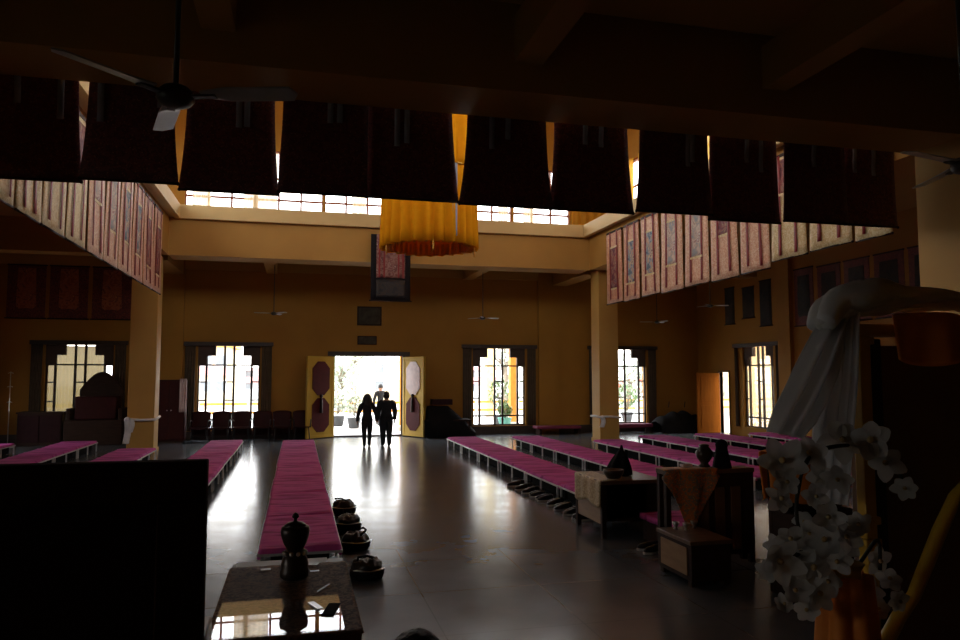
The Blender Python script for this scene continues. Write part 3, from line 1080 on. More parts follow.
# ------------------------------------------------------------------ shoes by the aisle row
def shoe(label, loc, rz):
    t = thing('shoe', label, 'shoe', loc, rz, 'shoes beside the bench row')

    def outline(k, z, top=False):
        pts = []
        for q in range(20):
            a = 2 * PI * q / 20
            y = .14 * math.cos(a)
            w = .047 + .01 * math.cos(a) - .012 * math.exp(-((y + .02) / .05) ** 2)
            pts.append((w * math.sin(a) * k, y * k, z))
        return pts
    s = MB().prism(outline(1.06, 0), (0, 0, .028))
    s.build('sole', M['palesole'], t, bevel=.006)
    u = MB()
    rings = [(1.0, .028, 0), (1.0, .05, 0), (.86, .075, -.012), (.6, .09, -.045), (.5, .1, -.055)]
    vs, fs = [], []
    for (k, z, dy) in rings:
        vs += [(x, y + dy, zz + (0 if z < .07 else max(0, -y) * .12)) for (x, y, zz) in outline(k, z)]
    n = 20
    for i in range(len(rings) - 1):
        for q in range(n):
            fs.append((i * n + q, i * n + (q + 1) % n, (i + 1) * n + (q + 1) % n, (i + 1) * n + q))
    fs.append(tuple(range(n)))
    fs.append(tuple(range((len(rings) - 1) * n, len(rings) * n)))
    u.add(vs, fs).build('upper', M['blackgloss'], t, True)
    return t


sh = None
k = 0
for i in range(9):
    y = 10.2 + i * .42
    for j in (0, 1):
        k += 1
        loc = (4.04 + .13 * j + random.uniform(-.05, .05), y + random.uniform(-.05, .05), 0)
        rz = PI / 2 + random.uniform(-.35, .35)
        lb = 'dark shoe with pale sole, %s of pair %s counted from the cloth-hung table' % (['outer', 'inner'][j], ['one', 'two', 'three', 'four', 'five', 'six', 'seven', 'eight', 'nine'][i])
        if j == 0:
            loc = (loc[0], y - .07, 0)
        else:
            loc = (loc[0] - .06, y + .07, 0)
        if sh is None:
            sh = shoe(lb, loc, rz)
        else:
            dup(sh, loc, rz, lb)
dup(sh, (4.12, 8.1, 0), PI / 2 + .2, 'dark shoe with pale sole beside the wooden box, outer one')
dup(sh, (4.14, 8.27, 0), PI / 2 - .1, 'dark shoe with pale sole beside the wooden box, inner one')


# ------------------------------------------------------------------ dark bundles beside the middle bench row
def bundle(label, loc, rz):
    t = thing('round_bundle', label, 'bundle', loc, rz, 'dark bundles beside the middle bench row')
    MB().lathe([(.12, 0), (.165, .012), (.18, .05), (.18, .085), (.165, .1)], n=28).build('cushion', M['black'], t, True)
    rm = MB()
    A0, A1 = -2.75 + .3 * math.sin(rz * 3), -.3 + .3 * math.cos(rz * 5)
    rm.grid(lambda u, v: ((.15 + .045 * v) * math.cos(A0 - rz + (A1 - A0) * u), (.15 + .045 * v) * math.sin(A0 - rz + (A1 - A0) * u), .108 + .003 * v + .002 * math.sin(u * 9)), 24, 3, .006)
    rm.build('rim', M['steel'], t, True)['label'] = 'pale rim'

    def fn(u, v):
        a = 2 * PI * u
        r = .165 * math.cos(v * PI / 2) ** .6 * (1 + .3 * noise.noise(Vector((math.cos(a) * 2, math.sin(a) * 2, v * 2 + loc[1]))))
        return (r * math.cos(a), r * math.sin(a) * .95, .095 + .115 * math.sin(v * PI / 2) + .035 * noise.noise(Vector((math.cos(a) * 3, math.sin(a) * 3, v * 4 + loc[1]))))
    MB().grid(fn, 36, 12).build('dark_mound', M['blackgloss'], t, True)
    MB().tube([(-.1, .02, .18), (-.13, -.05, .24), (-.04, -.09, .25), (.05, -.06, .2)], .012, 6).build('strap', M['black'], t, True)
    return t


for i, (x, y) in enumerate(((.74, 7.85), (.72, 9.15), (.71, 10.3), (.73, 11.5))):
    bundle('dark round bundle with a pale rim, %s from the glass-topped table' % NUM[i], (x, y, 0), i * 1.9 + .4)


# ------------------------------------------------------------------ tables and seats on the aisle side
def cloth_over(mb, pts_fn, nu, nv, th=.008):
    return mb.grid(pts_fn, nu, nv, th)


# low table at the end of the aisle row
t = thing('low_table', 'low wooden table with pale brocade on its aisle side, before the shoes row', 'table', (0, 0, 0))
MB().box(3.84, 4.72, 8.95, 9.92, .68, .73).build('table_top', M['brownwood'], t, bevel=.006)
for x in (3.88, 4.68):
    for y in (9.0, 9.87):
        MB().box(x - .03, x + .03, y - .03, y + .03, 0, .68).build('leg', M['darkwood'], t)
MB().box(3.86, 3.88, 9.03, 9.84, .17, .68).build('side_panel', M['tanwood'], t)
MB().box(4.66, 4.7, 9.03, 9.84, .1, .68).build('side_panel', M['darkwood'], t)
MB().box(3.91, 4.65, 9.83, 9.86, .12, .68).build('back_panel', M['darkwood'], t)
MB().box(3.9, 4.66, 9.05, 9.84, .2, .23).build('shelf', M['darkwood'], t)
o = MB()
o.grid(lambda u, v: (4.1 - .27 * min(1, v * 2.2) - .006 * math.sin(u * 22), 8.98 + .9 * u, .738 - max(0, v - .45) * .62 * (1 + .08 * math.sin(u * 9))), 30, 14, .006)
tag(o.build('table_cloth', M['broc_pale'], None, True), 'pale patterned cloth hanging over the aisle side of the low table', 'cloth')
t = thing('folded_cloak', 'dark peaked folded cloak standing on the low table', 'cloak', (4.3, 9.45, .735))


def fn(u, v):
    a = 2 * PI * u
    r = .155 * (1 - v ** 1.6) ** .9 * (1 + .22 * math.sin(a * 5 + 2) * (1 - v * .5)) + .012
    return (r * math.cos(a) + .05 * v, r * math.sin(a), .36 * v)


MB().grid(fn, 40, 12).build('cloth_fold', M['black'], t, True)
MB().tube([(.05, 0, .34), (.06, .02, .4)], [.03, .012], 8).build('tip', M['black'], t, True)
tag(MB().lathe([(.05, 0), (.09, .01), (.13, .07), (.14, .12), (.12, .12), (.09, .05)], (4.08, 9.12, .737), 24).build('bowl', M['bronze'], None, True), 'dark round bowl on the low table beside the peaked cloak', 'bowl')

# seat with purple cloth between the tables
t = thing('cushioned_platform', 'low purple-covered platform behind the wooden box', 'platform', (0, 0, 0))
MB().box(4.36, 5.25, 7.98, 8.85, 0, .26).build('base', M['darkwood'], t, bevel=.01)
MB().grid(lambda u, v: (4.33 + .95 * u, 7.95 + .93 * v, .33 + .012 * noise.noise(Vector((u * 5, v * 5, 3)))), 20, 20, .07).build('cushion', M['purple'], t, True)

# tall table with brocade
t = thing('tall_table', 'tall dark table with a pointed brocade cloth over its corner', 'table', (0, 0, 0))
MB().box(3.95, 5.06, 7.45, 7.68, 1.0, 1.05).build('table_top', M['brownwood'], t, bevel=.006)
for x in (3.99, 5.02):
    for y in (7.49, 7.645):
        MB().box(x - .03, x + .03, y - .03, y + .03, 0, 1.0).build('leg', M['darkwood'], t)
MB().box(4.3, 5.0, 7.47, 7.5, .1, 1.0).build('front_panel', M['darkwood'], t)
for x in (4.42, 4.62, 4.82):
    MB().box(x - .06, x + .06, 7.455, 7.475, .15, .85).build('panel_slat', M['brownwood'], t, bevel=.004)
MB().box(4.99, 5.02, 7.5, 7.64, .1, 1.0).build('side_panel', M['darkwood'], t)
o = MB()


def fn(u, v):
    # lies on the top, then hangs over the front edge to a point
    x = 3.92 + .66 * u
    d = v * 1.0
    tipw = 1 - abs(u - .5) * 2
    L2 = .10 + .62 * tipw
    if d < .2:
        return (x, 7.64 - d, 1.056)
    k = (d - .2) / .8
    return (x + .02 * math.sin(k * 6 + u * 9), 7.44 - .012 * math.sin(u * 14), 1.056 - k * L2)


o.grid(fn, 30, 24, .006)
tag(o.build('table_cloth', M['broc_gold'], None, True), 'pointed gold and grey brocade cloth hanging from the tall table', 'cloth')
tag(MB().lathe([(.05, 0), (.07, .01), (.04, .04), (.08, .1), (.1, .16), (.07, .21), (.05, .23), (.06, .25), (.02, .26)], (4.5, 7.57, 1.06), 22).build('lidded_pot', M['bronze'], None, True), 'dark lidded pot on the tall table next to the brocade', 'pot')
t = thing('draped_bell', 'dark cloth-wrapped upright object on the tall table', 'bundle', (4.72, 7.565, 1.052))
MB().grid(lambda u, v: ((.11 * (1 - .45 * v) + .02 * math.sin(u * 2 * PI * 4) * (1 - v)) * math.cos(2 * PI * u), (.11 * (1 - .45 * v)) * math.sin(2 * PI * u), .24 * v), 32, 8).build('wrap', M['black'], t, True)
MB().ball((0, 0, .25), .07, 12).build('knot', M['black'], t, True)
tag(MB().box(4.22, 4.34, 7.55, 7.63, 1.07, 1.1).build('paper_packet', M['white'], None, bevel=.004), 'small pale packet lying on the brocade of the tall table', 'packet')

# low wooden box
t = thing('wooden_box', 'low wooden chest with a tan side panel and dark frame, standing on the floor', 'chest', (0, 0, 0))
MB().box(3.83, 4.27, 6.72, 7.4, .05, .41).build('body', M['darkwood'], t, bevel=.006)
MB().box(3.81, 4.29, 6.7, 7.42, .41, .45).build('lid', M['brownwood'], t, bevel=.006)
MB().box(3.82, 3.832, 6.8, 7.34, .1, .37).build('side_panel', M['tanwood'], t)
for x in (3.87, 4.23):
    for y in (6.77, 7.35):
        MB().box(x - .035, x + .035, y - .035, y + .035, 0, .05).build('foot', M['darkwood'], t)
cup = None
for n, (x, y) in enumerate(((3.98, 7.3), (4.06, 7.22), (4.2, 7.3))):
    lb = 'small shining metal cup on the wooden chest, %s from its aisle edge' % NUM[n]
    if cup is None:
        cup = tag(MB().lathe([(.02, 0), (.025, .004), (.012, .02), (.035, .05), (.04, .075), (.034, .075), (.01, .03)], (0, 0, 0), 16).build('cup', M['steel'], None, True), lb, 'cup', 'cups on the chest')
        cup.location = (x, y, .45)
    else:
        dup(cup, (x, y, .45), 0, lb)

# chair wrapped in orange cloth behind the flowers
t = thing('draped_chair', 'high-backed chair draped in bright orange cloth behind the white flowers', 'chair', (4.5, 5.75, 0))
MB().box(0, .8, 0, .6, 0, .5).build('seat', M['darkwood'], t, bevel=.02)
MB().box(0, .8, .6, .68, 0, 1.34).build('backrest', M['darkwood'], t, bevel=.02)
for x in (0, .74):
    MB().box(x, x + .06, .0, .6, .5, .8).build('arm', M['darkwood'], t, bevel=.01)


def fn(u, v):
    x = -.05 + .9 * u
    s = v * 1.1
    top = 1.36 + .02 * math.sin(u * 11)
    if s < .5:
        return (x + .02 * math.sin(s * 9), .58 - .02 * math.sin(u * 17), top - .5 + s)
    if s < .62:
        return (x, .58 + (s - .5), top)
    return (x + .02 * math.sin(s * 7), .70 + .02 * math.sin(u * 15), top - (s - .62))


MB().grid(fn, 30, 26, .008).build('orange_cover', M['orange'], t, True)


# ------------------------------------------------------------------ the glass-topped table by the camera
t = thing('altar_table', 'small carved table under a glass sheet, with a dark brocade top', 'table', (0, 0, 0))
TZ = 1.2
x0, x1, y0, y1 = -.285, .24, 2.7, 3.82
MB().box(x0, x1, y0, y1, TZ - .05, TZ - .012).build('table_top', M['brownwood'], t, bevel=.006)
ap = MB()
ap.box(x0 + .02, x1 - .02, y0 + .02, y0 + .045, TZ - .19, TZ - .05)
ap.box(x0 + .02, x1 - .02, y1 - .045, y1 - .02, TZ - .19, TZ - .05)
ap.box(x0 + .02, x0 + .045, y0 + .045, y1 - .045, TZ - .19, TZ - .05)
ap.box(x1 - .045, x1 - .02, y0 + .045, y1 - .045, TZ - .19, TZ - .05)
for q in range(9):
    ap.ball((x1 - .018, y0 + .1 + q * .115, TZ - .12), .03, 8, .3, 1, 1)
ap.build('carved_apron', M['brownwood'], t)
for x in (x0 + .05, x1 - .05):
    for y in (y0 + .05, y1 - .05):
        MB().lathe([(.03, .55), (.035, .6), (.022, .66), (.03, .8), (.036, .92), (.03, 1.02)], (x, y, 0), 12).build('leg', M['darkwood'], t, True)
tag(MB().grid(lambda u, v: (x0 - .006 + (x1 - x0 + .012) * u, y0 - .004 + (y1 - .1 - y0) * v, TZ - .006 + .0012 * math.sin(u * 40)), 30, 30, .006).build('table_runner', M['broc_runner'], None, True), 'dark brown brocade runner under the glass of the altar table', 'cloth')
tag(MB().box(x0 + .02, x1 - .08, y1 - .1, y1 - .005, TZ - .012, TZ - .006).build('paper_strip', M['palesole']), 'pale grey strip along the far edge of the altar table', 'strip')
tag(MB().box(x0 + .015, x1 - .06, y0 + .015, 3.13, TZ + .0005, TZ + .0065).build('glass_sheet', M['table_glass']), 'glass sheet on the camera half of the altar table mirroring upper windows', 'glass sheet')
TG = TZ + .001
t = thing('ritual_vessel', 'dark bronze lidded vessel standing on the glass table top', 'vessel', (0.005, 3.45, TG))
MB().lathe([(.055, 0), (.062, .008), (.064, .03), (.058, .045), (.06, .06), (.054, .085), (.045, .105), (.032, .115)], n=28).build('base', M['bronze'], t, True)
MB().lathe([(.032, .114), (.036, .125), (.05, .15), (.06, .18), (.064, .205), (.06, .222), (.05, .228)], n=28).build('bowl', M['bronze'], t, True)
MB().lathe([(.052, .226), (.035, .24), (.012, .246), (.007, .25), (.007, .258), (.016, .265), (.012, .277), (.003, .285)], n=24).build('lid', M['bronze'], t, True)
cr = MB()
for q in range(10):
    a = 2 * PI * q / 10
    cr.ball((.046 * math.cos(a), .046 * math.sin(a), .11), .011, 6)
cr.build('bead_ring', M['steel'], t, True)['label'] = 'pale bead ring'


def slip(label, x, y, w, d, rz, m='white', h=.0015, nm='paper_slip'):
    o = MB().box(-w / 2, w / 2, -d / 2, d / 2, 0, h).build(nm, M[m])
    o.location = (x, y, TG + (.0065 if y < 3.13 else 0))
    o.rotation_euler = (0, 0, rz)
    return tag(o, label, 'paper')


slip('white paper slip alone on the far half of the glass top, beside the vessel', -.125, 3.62, .045, .03, .1)
slip('white crumpled paper slip beside the vessel, the farther of two', .09, 3.67, .05, .035, -.3)
slip('white paper slip beside the vessel, the closer of two', .095, 3.54, .04, .018, .1)
tag(slip('thin pale stick lying on the glass top', .125, 3.25, .004, .11, -.5, 'white', .004, 'incense_stick'), 'thin pale stick lying on the glass top', 'stick')
tag(slip('white oblong card near the dark card on the glass top', .085, 2.99, .025, .1, .35, 'white', .004, 'card'), 'white oblong card near the dark card on the glass top', 'card')
tag(slip('dark diamond-shaped card on the glass top', .142, 2.93, .045, .14, -.25, 'black', .004, 'card'), 'dark diamond-shaped card on the glass top', 'card')

# ------------------------------------------------------------------ dark throne seen from behind
t = thing('throne', 'dark wooden throne seen from behind, a framed panel', 'throne', (0, 0, 0))
MB().box(-1.65, -.4, 2.42, 2.44, .62, 1.72).build('back_panel', M['panelwood'], t)
fr = MB()
fr.box(-1.75, -.262, 2.4, 2.46, 1.715, 1.84)
fr.box(-1.75, -.262, 2.4, 2.46, .55, .66)
fr.box(-.4, -.262, 2.4, 2.46, .66, 1.715)
fr.box(-1.75, -1.62, 2.4, 2.46, .66, 1.715)
fr.build('back_frame', M['throneframe'], t, bevel=.005)
MB().box(-1.6, -.42, 2.46, 3.1, .55, 1.05).build('seat', M['darkwood'], t, bevel=.01)
for xa in (-1.68, -.33):
    MB().box(xa, xa + .07, 2.46, 2.66, .55, 1.3).build('arm', M['brownwood'], t, bevel=.008)
MB().box(-1.56, -.46, 2.48, 3.06, 1.05, 1.15).build('cushion', M['maroon'], t, bevel=.03)

# ------------------------------------------------------------------ canopied throne with scarf and flowers
def A(x, y, Y=2.05):
    return at(x, y, Y)


t = thing('altar_throne', 'tall dark altar throne with a gold post beside the white flowers', 'throne', (0, 0, 0))
pz = A(860, 330, 2.05)
for (dx, nm) in ((0, 'post'), (.95, 'post')):
    pm = MB()
    cx, cy = pz.x + dx, 2.05
    pm.box(cx - .021, cx + .021, cy - .02, cy + .02, .0, 2.23)
    for zz in (1.55, 1.62, 2.2):
        pm.box(cx - .03, cx + .03, cy - .028, cy + .028, zz, zz + .025)
    pm.build(nm, M['goldpost'], t, bevel=.003)
MB().box(pz.x + .02, pz.x + .95, 2.1, 2.14, .55, 2.2).build('back_panel', M['brownwood'], t, bevel=.004)
MB().box(pz.x + .022, pz.x + .09, 2.06, 2.095, .6, 2.22).build('side_cloth', M['bluegrey'], t, bevel=.004)
MB().box(pz.x - .03, pz.x + 1.0, 2.05, 2.13, 2.23, 2.27).build('top_rail', M['goldpost'], t, bevel=.006)
MB().box(pz.x + .3, pz.x + .95, 2.14, 2.8, 0, .95).build('seat', M['darkwood'], t, bevel=.01)
pts = [A(972, 478, 1.95), A(955, 497, 1.95), A(940, 530, 1.95), A(928, 560, 1.95), A(914, 595, 1.95), A(898, 618, 1.95), A(884, 645, 1.95), A(872, 690, 1.95)]
MB().tube(pts, [.018, .02, .022, .022, .02, .022, .024, .03], 10).build('carved_arm', M['goldpost'], t, True)
# orange cloth over the throne


def fn(u, v):
    x = pz.x + .1 + .85 * u
    return (x, 2.02 + .02 * math.sin(u * 21) - .02 * v, 2.3 - (.15 + .03 * math.sin(u * 10)) * v + .008 * math.sin(u * 9))


tag(MB().grid(fn, 60, 12, .008).build('hanging_drape', M['orange'], None, True), 'orange cloth draped along the top of the altar throne', 'drape')
# white scarf
sc = MB()
path = [A(985, 306), A(960, 303), A(935, 302), A(905, 299), A(880, 299), A(860, 299), A(842, 303), A(828, 312), A(818, 326)]
rad = [.026, .024, .026, .038, .052, .058, .056, .048, .036]


def smooth(pts, n=4):
    out = []
    for i in range(len(pts) - 1):
        p0, p1, p2, p3 = pts[max(i - 1, 0)], pts[i], pts[i + 1], pts[min(i + 2, len(pts) - 1)]
        for k in range(n):
            u = k / n
            out.append(.5 * ((2 * p1) + (p2 - p0) * u + (2 * p0 - 5 * p1 + 4 * p2 - p3) * u * u + (3 * p1 - p0 - 3 * p2 + p3) * u ** 3))
    return out + [pts[-1]]


path, rad = smooth(path), smooth(rad)
for kk, off in enumerate(((0, 0, 0), (.0, -.03, .012), (0, .025, -.01))):
    pp = [p + Vector(off) + Vector((0, .008 * math.sin(i * .5 + kk), .006 * math.sin(i * .7 + kk * 2))) for i, p in enumerate(path)]
    sc.tube(pp, [r * (1 - .12 * kk) for r in rad], 16)
so = sc.build('hanging_scarf', M['scarfopaque'], None, True)
tag(so, 'long white silk scarf laid over the altar throne and hanging down', 'scarf')


def ruled(a, b, bow, fold, nf, ph):
    """cloth between two pixel polylines a and b"""
    def pick(pl, v):
        k = min(int(v * (len(pl) - 1)), len(pl) - 2)
        w = v * (len(pl) - 1) - k
        return pl[k] * (1 - w) + pl[k + 1] * w

    def fn(u, v):
        p = pick(a, v) * (1 - u) + pick(b, v) * u
        return p + Vector((0, -bow * math.sin(PI * u) + fold * math.sin(u * nf + ph + v * 2.5), 0))
    return fn


La = [A(830, 308), A(815, 330), A(800, 360), A(787, 390), A(776, 412), A(769, 432)]
Lb = [A(846, 318), A(842, 345), A(834, 375), A(824, 402), A(812, 425), A(800, 438)]
MB().grid(ruled(La, Lb, .02, .018, 17, 0), 40, 24, .004).build('swept_end', M['scarf'], so, True)
Ra = [A(826, 318, 2.08), A(824, 350, 2.08), A(820, 390, 2.08), A(815, 430, 2.08), A(812, 470, 2.08), A(812, 500, 2.08)]
Rb = [A(856, 312, 2.02), A(856, 350, 2.02), A(855, 390, 2.02), A(852, 430, 2.02), A(850, 470, 2.02), A(848, 505, 2.02)]
MB().grid(ruled(Ra, Rb, .015, .016, 24, 1), 50, 20, .004).build('hanging_end', M['scarf'], so, True)


# white artificial flowers in an orange-wrapped vase
vz = A(845, 605, 1.86)
t = thing('vase', 'orange cloth-wrapped vase holding the white flowers', 'vase', (vz.x, 1.86, 0))
MB().lathe([(.1, 0), (.12, .02), (.1, .6), (.07, 1.0), (.05, vz.z - .1), (.045, vz.z + .1), (.055, vz.z + .12), (.03, vz.z + .08)], n=24).build('body', M['goldpost'], t, True)


def fn(u, v):
    a = 2 * PI * u
    r = .06 + .05 * v + .01 * math.sin(a * 7)
    return (r * math.cos(a), r * math.sin(a), vz.z + .09 - .6 * v)


MB().grid(fn, 56, 10, .006).build('orange_wrap', M['orange'], t, True)
petal_cache = {}


def blossom_mesh(seed, np_, L, wd, curl):
    rd = random.Random(seed)
    mb = MB()
    for q in range(np_):
        a = 2 * PI * q / np_ + rd.uniform(-.2, .2)
        l = L * rd.uniform(.85, 1.15)
        st = len(mb.v)

        def fn(u, v, l=l):
            w = wd * math.sin(PI * min(.97, .1 + .87 * v)) ** .7 * (u - .5) * 2
            return (w, l * v, curl * v * v * l + .25 * abs(w) - .02 * l)
        mb.grid(fn, 4, 6)
        mb.xf(Matrix.Rotation(a, 4, 'Z'), st)
    return mb


rdf = random.Random(11)


def spray(label, stem_pts, flowers):
    t = thing('orchid_spray', label, 'flowers', (0, 0, 0), 0, 'white artificial flowers')
    MB().tube(smooth(stem_pts), .006, 6).build('stem', M['stem'], t, True)
    for (p, size, seed) in flowers:
        size *= .74
        mb = blossom_mesh(seed, 5 if size > .04 else 6, size, size * .42, rdf.uniform(-.1, .55))
        aim = (Vector((0, 0, H)) - p).normalized() + Vector((rdf.uniform(-.7, .7), rdf.uniform(-.3, .3), rdf.uniform(-.5, .6)))
        rot = aim.to_track_quat('Z', 'Y').to_matrix().to_4x4()
        mb.xf(Matrix.Translation(p) @ rot @ Matrix.Rotation(rdf.random() * 6, 4, 'Z'))
        b = mb.build('blossom', M['petal'], t, True, fix=False)
        hb = MB().ball((0, 0, .012), size * .16, 8)
        hb.xf(Matrix.Translation(p) @ rot)
        hb.build('flower_heart', M['petalheart'], b, True)


base = Vector((vz.x, 1.86, vz.z + .05))
s1 = [base, A(812, 560, 1.84), A(797, 520, 1.82), A(800, 480, 1.8), A(812, 455, 1.8), A(838, 446, 1.82), A(868, 448, 1.84), A(895, 465, 1.86), A(905, 490, 1.88)]
fl = []
for (x, y, sz) in [(782, 462, .085), (780, 500, .06), (810, 452, .07), (842, 440, .085), (872, 440, .085), (886, 462, .07), (822, 478, .065), (815, 497, .05), (838, 478, .055), (806, 520, .05), (786, 482, .05), (905, 488, .05)]:
    fl.append((A(x, y, 1.8 + rdf.uniform(-.05, .05)), sz, rdf.randint(0, 999)))
spray('white orchid spray arching on a dark stem over the flower arrangement', s1, fl)
s2 = [base, A(828, 570, 1.84), A(806, 552, 1.8), A(790, 560, 1.78)]
fl = []
for (x, y, sz) in [(778, 560, .08), (770, 572, .05), (800, 548, .075), (826, 540, .07), (812, 566, .08), (795, 592, .06), (838, 560, .06), (846, 536, .06), (828, 518, .06), (812, 535, .055), (790, 540, .06), (860, 525, .05),
                   (784, 606, .04), (818, 594, .07), (802, 575, .06), (850, 548, .05), (776, 545, .04), (830, 580, .06), (808, 610, .05)]:
    fl.append((A(x, y, 1.8 + rdf.uniform(-.07, .05)), sz, rdf.randint(0, 999)))
spray('thick cluster of white flowers low in the arrangement', s2, fl)
s3 = [base, A(862, 560, 1.9), A(878, 540, 1.92), A(880, 570, 1.92)]
fl = []
for (x, y, sz) in [(878, 560, .06), (890, 580, .055), (868, 590, .06), (898, 600, .05), (880, 610, .05)]:
    fl.append((A(x, y, 1.9 + rdf.uniform(-.03, .03)), sz, rdf.randint(0, 999)))
spray('dim white flowers hanging on the throne side of the arrangement', s3, fl)

# small box on the corner pillar
t = thing('wall_switch_box', 'small beige box fixed to the yellow corner pillar', 'switch box', (0, 0, 0))
q = at(915, 163, 7.9)
MB().box(q.x + .86, q.x + 1.04, 7.92, 8.0, q.z - .02, q.z + .12).build('body', M['beige'], t, bevel=.006)
MB().box(q.x + .89, q.x + 1.01, 7.912, 7.922, q.z, q.z + .1).build('cover', M['beige'], t, bevel=.003)

# scarves tied round the far pillars
def pillar_scarf(label, xs, z, ends):
    PYB = PSB
    t = thing('hanging_scarf', label, 'scarf', (0, 0, 0))
    a, b, c, d = xs[0] - .03, xs[1] + .03, PYB[0] - .03, PYB[1] + .03
    pts = []
    for (x, y) in ((a, c), ((a + b) / 2, c - .02), (b, c), (b + .01, (c + d) / 2), (b, d), ((a + b) / 2, d), (a, d), (a - .01, (c + d) / 2), (a, c)):
        pts.append((x, y, z + .03 * math.sin(x * 4 + y * 3)))
    MB().tube(pts, .035, 8).build('band', M['scarfopaque'], t, True)
    for (x, l) in ends:
        MB().grid(lambda u, v: (x + (u - .5) * .16 + .03 * math.sin(v * 4), c - .05 + .02 * math.sin(u * 8), z - l * v), 6, 10, .01).build('loose_end', M['scarfopaque'], t, True)
    MB().ball((ends[0][0], c - .04, z), .07, 10).build('knot', M['scarfopaque'], t, True)


pillar_scarf('white scarf tied round the left far pillar, one end hanging', PSL, .92, ((PSL[0] + .02, .65), (PSL[0] + .1, .35)))
pillar_scarf('white scarf tied round the far pillar near the benches', PSR, .78, ((PSR[0] + .05, .3),))

# ------------------------------------------------------------------ along the far wall
t = thing('picture_frame', 'framed picture hanging high above the doorway', 'picture', (2.39, YF, 3.8))
MB().box(-.38, .38, -.02, 0, .04, .62).build('picture', M['frameglass'], t)
fr = MB()
for (a, b, c, d) in ((-.42, .42, 0, .05), (-.42, .42, .61, .66), (-.42, -.37, .05, .61), (.37, .42, .05, .61)):
    fr.box(a, b, -.04, 0, c, d)
fr.build('frame', M['darkwood'], t, bevel=.004)
t = thing('wall_plaque', 'small dark plaque between the picture and the doorway', 'plaque', (2.32, YF, 3.14))
MB().box(-.33, .33, -.03, 0, 0, .3).build('board', M['panelwood'], t, bevel=.004)
MB().box(-.3, .3, -.036, -.03, .03, .27).build('face', M['frameglass'], t)


def chair(label, loc, rz):
    t = thing('chair', label, 'chair', loc, rz, 'dark chairs under the window')
    MB().grid(lambda u, v: (-.28 + .56 * u, -.25 + .48 * v, .44 - .03 * math.sin(PI * u) * math.sin(PI * v)), 8, 8, .03).build('seat', M['plastic'], t, True)
    MB().grid(lambda u, v: (-.295 + .59 * u, .24 + .07 * v - .05 * math.cos((u - .5) * PI) * 1 + .05, .16 + .78 * v - .05 * abs(u - .5) ** 3 * 8 * v), 10, 8, .03).build('backrest', M['plastic'], t, True)
    for sx in (-1, 1):
        for sy in (-1, 1):
            MB().tube([(sx * .2, sy * .18, .43), (sx * .24, sy * .22, 0)], .016, 8).build('leg', M['chairmetal'], t, True)
        MB().tube([(sx * .25, -.2, .43), (sx * .27, -.18, .64), (sx * .27, .15, .66), (sx * .25, .26, .62)], .016, 8).build('arm', M['chairmetal'], t, True)
    return t


ch = None
for i in range(6):
    lb = 'dark chair against the far wall, %s from the maroon cabinet' % NUM[i]
    loc = (-2.96 + .63 * i, 24.85, 0)
    if ch is None:
        ch = chair(lb, loc, 0)
    else:
        dup(ch, loc, random.uniform(-.04, .04), lb)

t = thing('cabinet', 'tall maroon cabinet between the left far pillar and the window chairs', 'cabinet', (-4.3, 24.72, 0))
MB().box(0, .9, 0, .5, .06, 1.95).build('body', M['plastic'], t, bevel=.01)
for x in (.03, .46):
    dd = MB().box(x, x + .41, -.02, 0, .1, 1.9).build('door', M['plastic'], t, bevel=.006)
    MB().ball((x + (.36 if x < .1 else .05), -.03, 1.0), .02, 8).build('knob', M['steel'], dd, True)
MB().box(.04, .86, .03, .47, 0, .06).build('plinth', M['darkwood'], t)
o = MB().grid(lambda u, v: (.74 + .2 * u, -.045 + .012 * math.sin(u * 16), 1.99 - 1.05 * v), 14, 8, .01).build('hanging_cloth', M['pink_sheen_cloth'], None, True)
o.location = (-4.3, 24.72, 0)
tag(o, 'pale pink cloth hanging on the edge of the maroon cabinet', 'cloth')

t = thing('round_topped_throne', 'big dark throne with a rounded back, before the curtained window', 'throne', (-5.9, 24.3, 0))
MB().box(-.8, .8, 0, .8, 0, .75).build('base', M['darkwood'], t, bevel=.02)
prof = [(-.62, .85, .75)] + [(-.62 + 1.24 * (q / 24), .85, 1.65 + .55 * math.sin(PI * q / 24)) for q in range(25)] + [(.62, .85, .75)]
MB().prism(prof, (0, .14, 0)).build('rounded_back', M['darkwood'], t, bevel=.02)
MB().box(-.58, .58, .2, .84, .75, 1.45).build('cushion', M['plastic'], t, bevel=.04)
for x in (-.78, .66):
    MB().box(x, x + .12, .1, .8, .75, 1.1).build('arm', M['darkwood'], t, bevel=.02)
t = thing('side_cabinet', 'low dark cabinet beside the round-topped throne', 'cabinet', (-8.0, 24.5, 0))
MB().box(0, 1.2, 0, .6, .0, .95).build('body', M['darkwood'], t, bevel=.01)
for x in (.03, .61):
    MB().box(x, x + .56, -.02, 0, .1, .9).build('door', M['panelwood'], t, bevel=.006)
MB().box(-.03, 1.23, -.03, .62, .95, 1.0).build('top', M['darkwood'], t, bevel=.006)
t = thing('slender_stand', 'slender pale metal stand beside the low dark cabinet', 'stand', (-8.12, 24.2, 0))
MB().tube([(0, 0, .03), (0, 0, 2.2)], .014, 8).build('pole', M['steel'], t, True)
MB().lathe([(.16, 0), (.15, .02), (.02, .03)], n=18).build('base', M['steel'], t, True)
for z in (1.3, 1.75, 2.15):
    MB().tube([(-.07, 0, z), (.0, 0, z + .03), (.07, 0, z)], .012, 6).build('hook', M['steel'], t, True)

t = thing('covered_table', 'dark cloth-covered heap on a table right of the doorway', 'table', (4.95, 24.75, 0))
MB().box(-.72, .8, -.4, .45, .55, .6).build('table_top', M['darkwood'], t)
for x in (-.66, .74):
    for y in (-.34, .39):
        MB().box(x - .03, x + .03, y - .03, y + .03, 0, .55).build('leg', M['darkwood'], t)


